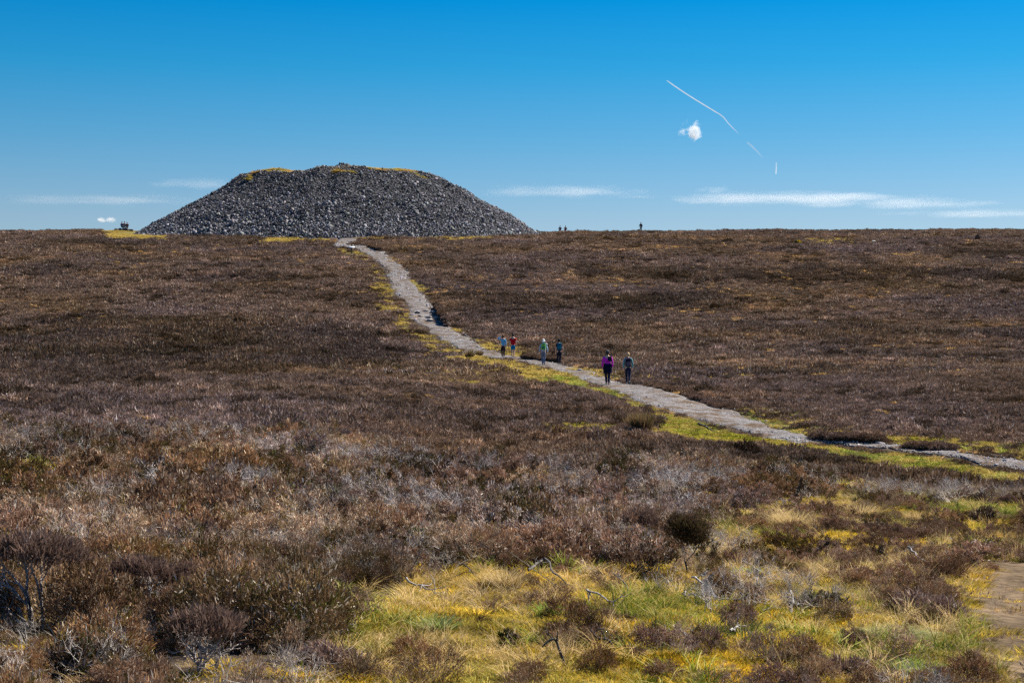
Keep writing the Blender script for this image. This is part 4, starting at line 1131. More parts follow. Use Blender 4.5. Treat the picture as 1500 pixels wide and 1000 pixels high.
def ellipsoid_bm(bm, c, r, seg=14, rings=10, fn=None, keep=None):
    rows = []
    for i in range(rings + 1):
        a = math.pi * i / rings; row = []
        for j in range(seg):
            b = 2 * math.pi * j / seg
            v = Vector((math.sin(a) * math.cos(b), math.sin(a) * math.sin(b), math.cos(a)))
            q = Vector((v.x * r[0], v.y * r[1], v.z * r[2]))
            if fn: q = fn(v, q)
            row.append(bm.verts.new(Vector(c) + q))
        rows.append(row)
    for i in range(rings):
        for j in range(seg):
            if keep and not keep(i / rings, j / seg): continue
            try: bm.faces.new((rows[i][j], rows[i + 1][j], rows[i + 1][(j + 1) % seg], rows[i][(j + 1) % seg]))
            except ValueError: pass

def lerp(a, b, t): return tuple(a[i] + (b[i] - a[i]) * t for i in range(3))
CLOTH = {}
def cloth(c, rough=.85):
    k = tuple(c)
    if k not in CLOTH: CLOTH[k] = simple_mat("cloth", c, rough, .15, 14, .3, .15)
    return CLOTH[k]
SKINM = simple_mat("skin", (.62, .40, .31), .6, .05, 20)

def base_pose(kind="walk", st=.22, arm=(0.0, 0.0), raise_l=False, w=1.0, female=False):
    """joint positions facing +Y, z up, for a body 1.70 m tall"""
    sw = .175 * w * (.92 if female else 1)
    J = dict(pelvis=(0, 0, .93), waist=(0, .005, 1.08), chest=(0, .0, 1.27), upper=(0, 0, 1.40), neck=(0, .01, 1.47), headb=(0, .02, 1.53))
    for s, n in ((-1, "l"), (1, "r")):
        J["sh" + n] = (s * sw, 0, 1.375)
        J["hip" + n] = (s * .085, 0, .90)
        f = st * (1 if s < 0 else -1)         # left foot forward
        if kind == "walk":
            J["knee" + n] = (s * .07, f * .55 + .05, .49)
            back = f < 0
            J["ank" + n] = (s * .05, f - (.05 if back else 0), .09 + (.07 if back and st > .12 else 0))
            J["toe" + n] = (s * .065, f + (.10 if back else .16), .03 if not back else .035)
        elif kind == "sit":
            J["knee" + n] = (s * .12, .42, 1.02); J["ank" + n] = (s * .11, .50, .58); J["toe" + n] = (s * .12, .68, .53)
        a = arm[0] if s < 0 else arm[1]
        if raise_l and s < 0:
            J["el" + n] = (s * (sw + .24), .05, 1.44); J["wr" + n] = (s * (sw + .0), .10, 1.60)
        elif kind == "sit":
            J["el" + n] = (s * (sw + .08), .10, 1.16); J["wr" + n] = (s * (sw - .04), .32, 1.06)
        else:
            J["el" + n] = (s * (sw + .045 + abs(a) * .08), a * .12 - .02, 1.125); J["wr" + n] = (s * (sw + .045 + abs(a) * .12), a * .30 + .05, .89)
    return J

def limb(nodes, edges, pts, rad):
    prev = None
    for i, ((nm, p), r) in enumerate(zip(pts, rad)):
        if nm not in nodes: nodes[nm] = (p, r)
        if prev: edges.append((prev, nm))
        prev = nm

def make_person(p, facing, label, H=1.70, pose=None, top=((.2, .4, .6), "long"), legs=((.02, .02, .04), "long"), hair=((.03, .02, .015), "short"), hat=None, shoes=(.03, .03, .04), extras=(), female=False, w=1.0, seat=0.0, group=None):
    J = pose; k = H / 1.70 * (1.05 if p[1] < 200 else 1.0)
    t = empty("person", p, facing); t.scale = (k, k, k); tag(t, label, "person", group)
    if seat: t.location.z += seat
    # body: one continuous skin
    nd, ed = {}, []
    limb(nd, ed, [("pelvis", J["pelvis"]), ("waist", J["waist"]), ("chest", J["chest"]), ("upper", J["upper"]), ("neck", J["neck"]), ("headb", J["headb"])], [(.135 * w, .10), (.115 * w, .09), (.14 * w, .10), (.12 * w, .085), .052, .056])
    for n in "lr":
        limb(nd, ed, [("upper", None), ("sh" + n, J["sh" + n]), ("el" + n, J["el" + n]), ("wr" + n, J["wr" + n])], [0, .052, .040, .026])
        limb(nd, ed, [("pelvis", None), ("hip" + n, J["hip" + n]), ("knee" + n, J["knee" + n]), ("ank" + n, J["ank" + n]), ("toe" + n, J["toe" + n])], [0, .085, .056, .038, .034])
        d = norm(np.array(J["wr" + n]) - np.array(J["el" + n])); wv = np.array(J["wr" + n])
        pm = wv + d * .07; nd["palm" + n] = (tuple(pm), (.034, .018)); ed.append(("wr" + n, "palm" + n))
    body = skin_mesh(nd, ed, "pelvis")
    bm = bmesh.new(); bm.from_mesh(body)
    for n in "lr":      # fingers, each a short bent chain rooted in the palm
        s = -1 if n == "l" else 1
        d = norm(np.array(J["wr" + n]) - np.array(J["el" + n])); wv = np.array(J["wr" + n]); side = np.array([0, 1.0, 0.0]); side = norm(side - d * side.dot(d)); inn = np.array([-s * 1.0, 0, 0]); inn = norm(inn - d * inn.dot(d))
        for fi, (off, L) in enumerate(((.030, .075), (.011, .085), (-.009, .08), (-.028, .062))):
            a = wv + d * .08 + side * off; b = a + d * L * .5 + inn * .006; c = b + d * L * .4 + inn * .022
            fm = skin_mesh({"a": (tuple(a), .0095), "b": (tuple(b), .009), "c": (tuple(c), .0075)}, [("a", "b"), ("b", "c")], "a", 1); bm.from_mesh(fm); bpy.data.meshes.remove(fm)
        a = wv + d * .035 + side * .028; b = a + d * .028 + side * .026; c = b + d * .032 + side * .006
        fm = skin_mesh({"a": (tuple(a), .012), "b": (tuple(b), .0105), "c": (tuple(c), .0085)}, [("a", "b"), ("b", "c")], "a", 1); bm.from_mesh(fm); bpy.data.meshes.remove(fm)
    hc = Vector(J["headb"]) + Vector((0, .012, .07))
    def face(v, q):
        if v.z < -.2: q = Vector((q.x * (1 + .28 * (v.z + .2)), q.y * (1 + .10 * (v.z + .2)), q.z))
        if v.y > .9 and -.35 < v.z < .15: q.y += .022            # nose
        if v.y > .75 and .1 < v.z < .35: q.y -= .006              # eye sockets
        return q
    ellipsoid_bm(bm, hc, (.076, .096, .115), 16, 14, face)
    for s in (-1, 1): ellipsoid_bm(bm, hc + Vector((s * .078, -.005, -.005)), (.012, .02, .032), 8, 6)
    ellipsoid_bm(bm, hc + Vector((0, .105, -.02)), (.014, .018, .022), 8, 6)
    bmesh.ops.recalc_face_normals(bm, faces=bm.faces)
    for f in bm.faces: f.smooth = True
    bm.to_mesh(body); bm.free(); body.materials.clear(); body.materials.append(SKINM)
    body.name = "body"; link(bpy.data.objects.new("body", body), t)
    def eyes(nm, zz, yy, r, c):
        bm = bmesh.new()
        for s in (-1, 1): ellipsoid_bm(bm, hc + Vector((s * .03, yy, zz)), r, 8, 6)
        me = bpy.data.meshes.new(nm); bm.to_mesh(me); bm.free(); me.materials.append(cloth(c, .3)); link(bpy.data.objects.new(nm, me), t)
    eyes("eyes", .012, .088, (.012, .006, .007), (.05, .04, .035))
    bm = bmesh.new(); ellipsoid_bm(bm, hc + Vector((0, .088, -.055)), (.024, .008, .006), 8, 6)
    me = bpy.data.meshes.new("mouth"); bm.to_mesh(me); bm.free(); me.materials.append(cloth((.35, .12, .10), .5)); link(bpy.data.objects.new("mouth", me), t)
    # top
    col, sl = top; nd, ed = {}, []
    ex = .016
    limb(nd, ed, [("pelvis", (0, 0, J["pelvis"][2] - .06)), ("waist", J["waist"]), ("chest", J["chest"]), ("upper", J["upper"]), ("neck", lerp(J["neck"], J["upper"], .35))], [(.165 * w, .128), (.150 * w, .118), (.165 * w, .122), (.135 * w, .10), .062])
    for n in "lr":
        if sl == "long": limb(nd, ed, [("upper", None), ("sh" + n, J["sh" + n]), ("el" + n, J["el" + n]), ("wr" + n, lerp(J["wr" + n], J["el" + n], .04))], [0, .062, .054, .040])
        else: limb(nd, ed, [("upper", None), ("sh" + n, J["sh" + n]), ("el" + n, lerp(J["sh" + n], J["el" + n], .62))], [0, .062, .052])
    me = skin_mesh(nd, ed, "pelvis"); me.name = "top"; me.materials.clear(); me.materials.append(cloth(col)); link(bpy.data.objects.new("jacket" if sl == "long" else "t_shirt", me), t)
    # trousers or shorts
    col, sl = legs; nd, ed = {}, []
    nd["pelvis"] = (J["pelvis"], (.148 * w, .118)); nd["belt"] = (lerp(J["pelvis"], J["waist"], .45), (.135 * w, .105)); ed.append(("pelvis", "belt"))
    for n in "lr":
        if sl == "long": limb(nd, ed, [("pelvis", None), ("hip" + n, J["hip" + n]), ("knee" + n, J["knee" + n]), ("ank" + n, lerp(J["ank" + n], J["knee" + n], .08))], [0, .102, .072, .055])
        else: limb(nd, ed, [("pelvis", None), ("hip" + n, J["hip" + n]), ("knee" + n, lerp(J["hip" + n], J["knee" + n], .78))], [0, .106, .092])
    me = skin_mesh(nd, ed, "pelvis"); me.materials.clear(); me.materials.append(cloth(col)); link(bpy.data.objects.new("trousers" if sl == "long" else "shorts", me), t)
    # shoes
    for n in "lr":
        A = Vector(J["ank" + n]); T = Vector(J["toe" + n]); d = (T - A); d.z = 0; d.normalize() if d.length > .01 else None
        heel = A + Vector((0, 0, -.045)) - d * .045
        me = skin_mesh({"h": (tuple(heel), .046), "m": (tuple((heel + T) / 2 + Vector((0, 0, .012))), .048), "t": (tuple(T + Vector((0, 0, .006))), .042), "a": (tuple(A + Vector((0, 0, .03))), .047)}, [("h", "m"), ("m", "t"), ("m", "a")], "m", 1)
        me.materials.clear(); me.materials.append(cloth(shoes)); link(bpy.data.objects.new("shoe", me), t)
    # hair
    hcol, hk = hair
    bm = bmesh.new()
    ellipsoid_bm(bm, hc + Vector((0, -.014, .018)), (.088, .10, .118), 16, 12, lambda v, q: q if not (v.y > .45 and v.z < .45) else q * .82)
    if hk in ("long",): ellipsoid_bm(bm, hc + Vector((0, -.075, -.10)), (.07, .045, .13), 10, 8)
    if hk == "pony": ellipsoid_bm(bm, hc + Vector((0, -.12, -.06)), (.03, .035, .12), 10, 8)
    for v in bm.verts: v.co += Vector((RNG.normal() * .003, RNG.normal() * .003, RNG.normal() * .003))
    me = bpy.data.meshes.new("hair"); bm.to_mesh(me); bm.free(); me.materials.append(cloth(hcol, .6)); link(bpy.data.objects.new("hair", me), t)
    for f in me.polygons: f.use_smooth = True
    # headwear is worn: part of the figure
    if hat:
        hc_, hk2 = hat; bm = bmesh.new()
        top_ = hc + Vector((0, 0, .045))
        ellipsoid_bm(bm, top_, (.098, .112, .10), 16, 12, lambda v, q: Vector((q.x, q.y, max(q.z, 0))))
        if hk2 == "bucket":
            seg = 20; rr = [(1.0, 0.0), (1.35, -.025), (1.62, -.06)]
            prev = None
            for s_, z in rr:
                row = [bm.verts.new(top_ + Vector((math.cos(2 * math.pi * j / seg) * .095 * s_, math.sin(2 * math.pi * j / seg) * .108 * s_, z))) for j in range(seg)]
                if prev:
                    for j in range(seg): bm.faces.new((prev[j], prev[(j + 1) % seg], row[(j + 1) % seg], row[j]))
                prev = row
            g_ = bmesh.ops.solidify(bm, geom=bm.faces[-seg * 2:], thickness=.006)
        elif hk2 == "cap":
            ellipsoid_bm(bm, top_ + Vector((0, .12, .0)), (.07, .085, .010), 12, 6)
        me = bpy.data.meshes.new("hat"); bm.to_mesh(me); bm.free(); me.materials.append(cloth(hc_)); link(bpy.data.objects.new("hat" if hk2 == "bucket" else "cap", me), t)
        for f in me.polygons: f.use_smooth = True
    for e in extras:
        if e[0] == "tied_jacket":      # jacket knotted round the waist, hanging behind
            bm = bmesh.new(); seg = 20; rows = []
            for z, rx, ry in ((1.06, .165, .13), (.98, .185, .15), (.88, .195, .17), (.76, .195, .175), (.66, .185, .17), (.62, .175, .16)):
                rows.append([bm.verts.new(Vector((math.cos(a) * rx * w, math.sin(a) * ry - .01, z + .015 * math.sin(a * 5)))) for a in [math.radians(150 + 240 * j / seg) for j in range(seg + 1)]])
            for i in range(len(rows) - 1):
                for j in range(seg): bm.faces.new((rows[i][j], rows[i][j + 1], rows[i + 1][j + 1], rows[i + 1][j]))
            bmesh.ops.solidify(bm, geom=bm.faces[:], thickness=.015)
            ellipsoid_bm(bm, (0, .15, 1.02), (.05, .03, .04), 10, 6)
            me = bpy.data.meshes.new("tied_jacket"); bm.to_mesh(me); bm.free(); me.materials.append(cloth(e[1])); link(bpy.data.objects.new("tied_jacket", me), t)
            for f in me.polygons: f.use_smooth = True
        if e[0] == "scarf":
            bm = bmesh.new(); ellipsoid_bm(bm, Vector(J["neck"]) + Vector((0, -.01, .0)), (.10, .10, .055), 12, 8)
            ellipsoid_bm(bm, Vector(J["shr"]) + Vector((.03, -.03, .03)), (.10, .07, .05), 10, 8)
            me = bpy.data.meshes.new("scarf"); bm.to_mesh(me); bm.free(); me.materials.append(cloth(e[1])); link(bpy.data.objects.new("scarf", me), t)
    KEEP.append((p[0], p[1], .5))
    return t

def backpack(person, label, c_main, c_trim, size=(.30, .20, .46), at_=(0, -.20, 1.24)):
    """carried on the back: a thing of its own"""
    k = person.scale[0]
    t = empty("backpack", person.location, person.rotation_euler.z); t.scale = (k, k, k); tag(t, label, "backpack")
    def rbox(c, s, bev):
        bm = bmesh.new(); bmesh.ops.create_cube(bm, size=1)
        for v in bm.verts:
            v.co = Vector((v.co.x * s[0] * (.86 if v.co.z > 0 else 1), v.co.y * s[1] * (.8 if v.co.z > 0 else 1), v.co.z * s[2])) + Vector(c)
        bmesh.ops.bevel(bm, geom=bm.edges[:], offset=bev, segments=3, affect='EDGES', profile=.6)
        for f in bm.faces: f.smooth = True
        return bm
    def part(nm, bm, c):
        me = bpy.data.meshes.new(nm); bm.to_mesh(me); bm.free(); me.materials.append(cloth(c)); link(bpy.data.objects.new(nm, me), t)
    x, y, z = at_
    part("bag_body", rbox(at_, size, .05), c_main)
    part("front_pocket", rbox((x, y - size[1] * .52, z - size[2] * .16), (size[0] * .72, size[1] * .3, size[2] * .48), .03), c_trim)
    part("lid", rbox((x, y - .01, z + size[2] * .43), (size[0] * .92, size[1] * .98, size[2] * .18), .03), c_trim)
    for s in (-1, 1):
        g = Geo(); xx = x + s * .09
        tube(g, [(xx, y + size[1] * .45, z + .19), (xx, -.04, 1.485), (xx + s * .02, .07, 1.45), (xx + s * .03, .13, 1.32), (xx + s * .05, .10, 1.18), (xx + s * .04, y + size[1] * .4, z - .17)], .014, (1, 1, 1), 6)
        me = g.mesh("strap", cloth(c_trim)); link(bpy.data.objects.new("strap", me), t)
    return t

NAVY = (.012, .018, .055)
def feet(px, py): return at(px, py)
# facing: 0 looks along +Y (away from the camera); positive turns left
p1 = make_person(feet(737, 525), .10, "walker in a light blue top and dark trousers with one arm raised to the head", 1.66,
    base_pose(st=.10, arm=(.2, .1), raise_l=True, female=True, w=.95), ((.12, .48, .80), "long"), ((.012, .008, .025), "long"), ((.035, .018, .012), "pony"), shoes=(.25, .24, .30), female=True, w=.92)
p2 = make_person(feet(751.5, 525.5), .08, "walker in a red t-shirt and blue shorts with bare legs", 1.75,
    base_pose(st=.12, arm=(.3, -.2)), ((.62, .008, .02), "short"), ((.0, .20, .45), "short"), ((.02, .015, .015), "short"), shoes=(.03, .03, .04), w=1.05)
p3 = make_person(feet(796, 535.5), .0, "walker in a white sun hat and pale blue jacket carrying a lime green backpack", 1.66,
    base_pose(st=.06, arm=(.5, -.6), female=True), ((.36, .50, .75), "long"), ((.16, .20, .30), "long"), ((.5, .5, .5), "short"), hat=((.85, .88, .92), "bucket"), shoes=(.03, .02, .03), extras=[("scarf", (.82, .82, .86))], female=True, w=1.1)
backpack(p3, "lime green backpack on the walker in the white hat", (.22, .60, .10), (.05, .22, .12), (.30, .18, .42))
p4 = make_person(feet(819, 535.5), .05, "walker in a black t-shirt and black cap carrying a teal backpack", 1.70,
    base_pose(st=.08, arm=(.0, -.1)), ((.012, .014, .03), "short"), ((.010, .014, .03), "long"), ((.02, .012, .015), "short"), hat=((.015, .02, .02), "cap"), shoes=(.03, .10, .10))
backpack(p4, "teal backpack on the walker in the black t-shirt", (.008, .10, .20), (.01, .15, .22), (.28, .17, .44))
p5 = make_person(feet(890, 565), .02, "walker in a bright magenta top with a navy jacket tied round the waist", 1.72,
    base_pose(st=.05, arm=(.2, -.1), female=True, w=1.12), ((.68, .03, .60), "long"), (NAVY, "long"), ((.05, .045, .045), "short"), hat=((.10, .10, .11), "cap"), shoes=(.015, .06, .05), extras=[("tied_jacket", (.010, .018, .06))], female=True, w=1.12)
for nm in ("kneel", "kneer"): pass
backpack(p5, "small round black shoulder bag on the walker in magenta", (.008, .01, .035), (.012, .014, .04), (.20, .12, .24), (.10, -.19, 1.31))
p6 = make_person(feet(920, 563.5), .0, "blond walker in a grey green hoodie with a black backpack, one heel lifted", 1.60,
    base_pose(st=.24, arm=(.1, -.1), w=1.05), ((.13, .36, .40), "long"), ((.012, .02, .06), "long"), ((.62, .42, .22), "short"), shoes=(.03, .11, .13), w=1.08)
backpack(p6, "black backpack with a grey flap on the blond walker", (.014, .012, .022), (.10, .09, .13), (.30, .18, .48), (0, -.20, 1.20))

sp = on_ground(939, 291)
p7 = make_person((sp.x, sp.y, float(height(sp.x, sp.y)) + .25), .45, "lone figure in a dark jacket walking on the skyline right of the cairn", 1.68,
    base_pose(st=.16, arm=(.3, .2), w=1.2), ((.015, .025, .05), "long"), ((.012, .02, .03), "long"), ((.03, .02, .02), "short"), shoes=(.2, .1, .08), w=1.25)
for px, lab, c in ((820.5, "left of the two people sitting on the skyline, in dark blue", (.03, .03, .12)), (828.5, "right one of the pair of people sitting on the skyline, in dark red", (.22, .02, .05))):
    sp = on_ground(px, 289)
    make_person((sp.x, sp.y, float(sp.z)), .1, lab, 1.68, base_pose("sit"), (c, "long"), ((.02, .02, .03), "long"), ((.03, .02, .02), "short"), seat=-.25)
# the three at the left of the cairn, sitting on a low stone
trio = on_ground(181, 268)
zz = 541 - 333.0
zb = zz * 268 / FPX - .12
def stone_seat():
    t = empty("stone_seat", (trio.x, trio.y, zb - .1)); tag(t, "low row of dark stones the three people sit on, left of the cairn", "stone seat")
    rng = np.random.default_rng(8)
    for i, (x, w_, h_) in enumerate(((-1.15, .42, .3), (-.55, .45, .34), (0.05, .42, .36), (.6, .4, .34), (1.15, .35, .26))):
        V, F = rock_proto(np.random.default_rng(700 + i), 20, .9)
        V = V * [w_, .5, h_ * 1.7]
        me = mesh_np("stone", V, F, M_STONE, np.repeat([(.10, .10, .105)], len(V), axis=0))
        o = link(bpy.data.objects.new("stone", me), t); o.location = (x, 0, -.22)
stone_seat()
for dx, ry, lab, c, lg, h in ((-.25, .0, "leftmost of the three seated people beside the cairn, in navy", (.02, .03, .16), (.01, .02, .05), 1.72),
                       (.12, .0, "middle one of the three seated people left of the cairn, in a pale grey top", (.24, .20, .24), (.10, .08, .10), 1.74),
                       (.50, .0, "rightmost of the three seated people beside the cairn, in black", (.03, .015, .02), (.02, .02, .02), 1.62)):
    k = dx * 1.1 - .02
    make_person((trio.x + k, trio.y, zb + .10), -.25 if dx < 0 else .2, lab, h, base_pose("sit"), (c, "long"), (lg, "long"), ((.02, .012, .012), "short"), seat=-.80,
                extras=[("scarf", (.45, .03, .05))] if dx > .4 else ())

# ------------------------------------------------------------------ clouds and vapour trails, real and far away
def sky_point(px, py, Y): d = ray([px], [py])[0]; return Vector(d * Y)
def vol_mat(name, dens, scale, stretch=(1, 1, 1), thr=.45, soft=.2, col=(1, 1, 1)):
    m, nt, out = new_mat(name); L = nt.links
    pv = N(nt, "ShaderNodeVolumePrincipled"); pv.inputs["Color"].default_value = (*col, 1); pv.inputs["Anisotropy"].default_value = .3
    co = N(nt, "ShaderNodeTexCoord"); mp = N(nt, "ShaderNodeMapping"); mp.inputs["Scale"].default_value = stretch
    L.new(co.outputs["Generated"], mp.inputs[0])
    n = N(nt, "ShaderNodeTexNoise"); n.inputs["Scale"].default_value = scale; n.inputs["Detail"].default_value = 6; n.inputs["Roughness"].default_value = .6
    L.new(mp.outputs[0], n.inputs["Vector"])
    # fade towards the rim of the body
    sb = N(nt, "ShaderNodeVectorMath", operation='SUBTRACT'); sb.inputs[1].default_value = (.5, .5, .5); L.new(co.outputs["Generated"], sb.inputs[0])
    ln = N(nt, "ShaderNodeVectorMath", operation='LENGTH'); L.new(sb.outputs[0], ln.inputs[0])
    fd = N(nt, "ShaderNodeMapRange"); fd.inputs[1].default_value = .5; fd.inputs[2].default_value = .12; fd.inputs[3].default_value = -.35; fd.inputs[4].default_value = .10; L.new(ln.outputs["Value"], fd.inputs[0])
    ad = N(nt, "ShaderNodeMath", operation='ADD'); L.new(n.outputs[0], ad.inputs[0]); L.new(fd.outputs[0], ad.inputs[1])
    r = N(nt, "ShaderNodeMapRange"); r.inputs[1].default_value = thr; r.inputs[2].default_value = thr + soft; r.inputs[3].default_value = 0; r.inputs[4].default_value = dens
    L.new(ad.outputs[0], r.inputs[0]); L.new(r.outputs[0], pv.inputs["Density"])
    L.new(pv.outputs[0], out.inputs["Volume"])
    return m

def cloud(px0, px1, py0, py1, Y, label, dens, scale, stretch, thr, soft, depth=None, seed=0, group=None, tail=0):
    bm = bmesh.new(); a = sky_point((px0 + px1) / 2, (py0 + py1) / 2, Y)
    rx = (px1 - px0) / 2 * Y / FPX; rz_ = (py1 - py0) / 2 * Y / FPX; ry = depth or rz_
    bmesh.ops.create_icosphere(bm, subdivisions=3, radius=1)
    for v in bm.verts:
        q = v.co.normalized(); k = 1 + (.45 if tail else .2) * float(vnoise(q.x * 2.2 + px0, q.z * 2.2 + q.y, 5))
        if tail: k *= 1 + tail * max(0.0, q.dot(Vector((-.8, 0, -.6)))) ** 5 - .28 * max(0.0, q.dot(Vector((-.7, 0, .7))))
        v.co = Vector((v.co.x * rx, v.co.y * ry, v.co.z * rz_)) * 1.2 * k
    me = bpy.data.meshes.new("cloud"); bm.to_mesh(me); bm.free(); me.materials.append(vol_mat("cloud_vapour", dens, scale, stretch, thr, soft))
    o = link(bpy.data.objects.new("cloud", me)); o.location = a; tag(o, label, "cloud", group); return o

cloud(1004, 1041, 168, 205, 4000, "small white torn puff of cloud alone under the vapour trail", .075, 3.4, (1.1, 1, 1), .46, .16, tail=.7)
cloud(134, 180, 315, 328, 5000, "small flat white cloud low above the skyline left of the cairn", .05, 2.2, (1.4, 1, .7), .46, .2, 40)
W6 = [(870, 1390, 281, 304, "longest white streak of cloud above the lone skyline figure", .0060, (3.2, 1, .9), .46, .22),
      (1150, 1470, 291, 309, "thinner white streak of cloud under the right end of the longest one", .0042, (2.6, 1, 1), .46, .24),
      (1240, 1580, 308, 320, "low faint streak of cloud at the right edge", .0040, (2.6, 1, 1), .44, .26),
      (650, 985, 274, 292, "thin streak of cloud just right of the cairn", .0036, (3.4, 1, 1.2), .47, .24),
      (195, 370, 262, 280, "thin streak of cloud touching the left slope of the cairn", .0034, (2.0, 1, 1.2), .46, .24),
      (-90, 350, 286, 302, "long faint streak of cloud at the left of the cairn", .0030, (3.4, 1, 1.3), .46, .26),
      (1010, 1080, 276, 283, "faint wisp above the left end of the longest streak", .0040, (2, 1, 1), .46, .24)]
for a in W6: cloud(a[0], a[1], a[2] - 2, a[3], 9000, a[4], a[5] * .36, 2.2, (a[6][0] * .8, .6, a[6][2] * 2.6), a[7] - .05, a[8] + .05, 260)

def trail_mat():
    m, nt, out = new_mat("vapour_trail"); L = nt.links
    a = N(nt, "ShaderNodeAttribute", attribute_name="col"); sp_ = N(nt, "ShaderNodeSeparateColor"); L.new(a.outputs["Color"], sp_.inputs[0])
    pv = N(nt, "ShaderNodeVolumePrincipled")
    lw = N(nt, "ShaderNodeLayerWeight"); lw.inputs[0].default_value = .5
    d = N(nt, "ShaderNodeBsdfDiffuse"); d.inputs[0].default_value = (.9, .9, .9, 1); t = N(nt, "ShaderNodeBsdfTranslucent"); t.inputs[0].default_value = (.9, .9, .9, 1)
    ad = N(nt, "ShaderNodeMixShader"); ad.inputs[0].default_value = .5; L.new(d.outputs[0], ad.inputs[1]); L.new(t.outputs[0], ad.inputs[2])
    iv = N(nt, "ShaderNodeMath", operation='SUBTRACT'); iv.inputs[0].default_value = 1; L.new(lw.outputs["Facing"], iv.inputs[1])
    mu = N(nt, "ShaderNodeMath", operation='MULTIPLY'); L.new(iv.outputs[0], mu.inputs[0]); L.new(sp_.outputs[0], mu.inputs[1])
    tr = N(nt, "ShaderNodeBsdfTransparent"); mx = N(nt, "ShaderNodeMixShader")
    L.new(mu.outputs[0], mx.inputs[0]); L.new(tr.outputs[0], mx.inputs[1]); L.new(ad.outputs[0], mx.inputs[2]); L.new(mx.outputs[0], out.inputs[0])
    return m
M_TRAIL = trail_mat()
def trail(pts, label, w=1.1, Y=7000, ops=None):
    P = np.array([sky_point(x, y, Y + i * 60)[:] for i, (x, y) in enumerate(pts)]); o0 = P[0].copy(); Q = resample(P - o0, len(P) * 8)
    n = len(Q); op = np.interp(np.linspace(0, 1, n), np.linspace(0, 1, len(ops)), ops)
    g = Geo(); tube(g, Q, w * Y / FPX * np.interp(np.linspace(0, 1, n), [0, .06, .9, 1], [.4, 1, .9, .35]), (1, 1, 1), 10)
    C = np.repeat(op, 10); g.C = [np.stack([C, C, C], -1)]
    o = link(bpy.data.objects.new("vapour_trail", g.mesh("vapour_trail", M_TRAIL, True))); o.location = o0; tag(o, label, "vapour trail")
    return o
trail([(976.5, 118), (998, 133), (1020, 147), (1043, 161), (1058, 170.5), (1068, 182), (1083, 197)], "long thin white vapour trail bending down to the right", .9, ops=[.55, .7, .75, .8, .6, .1])
trail([(1094, 208), (1103, 216), (1110, 223), (1118, 232)], "short faded vapour trail below the end of the long one", 1.5, ops=[.15, .4, .25, .02])
trail([(1137, 238), (1137, 246), (1136.5, 255)], "tiny upright vapour trail below the others", 1.1, ops=[.3, .6, .85])

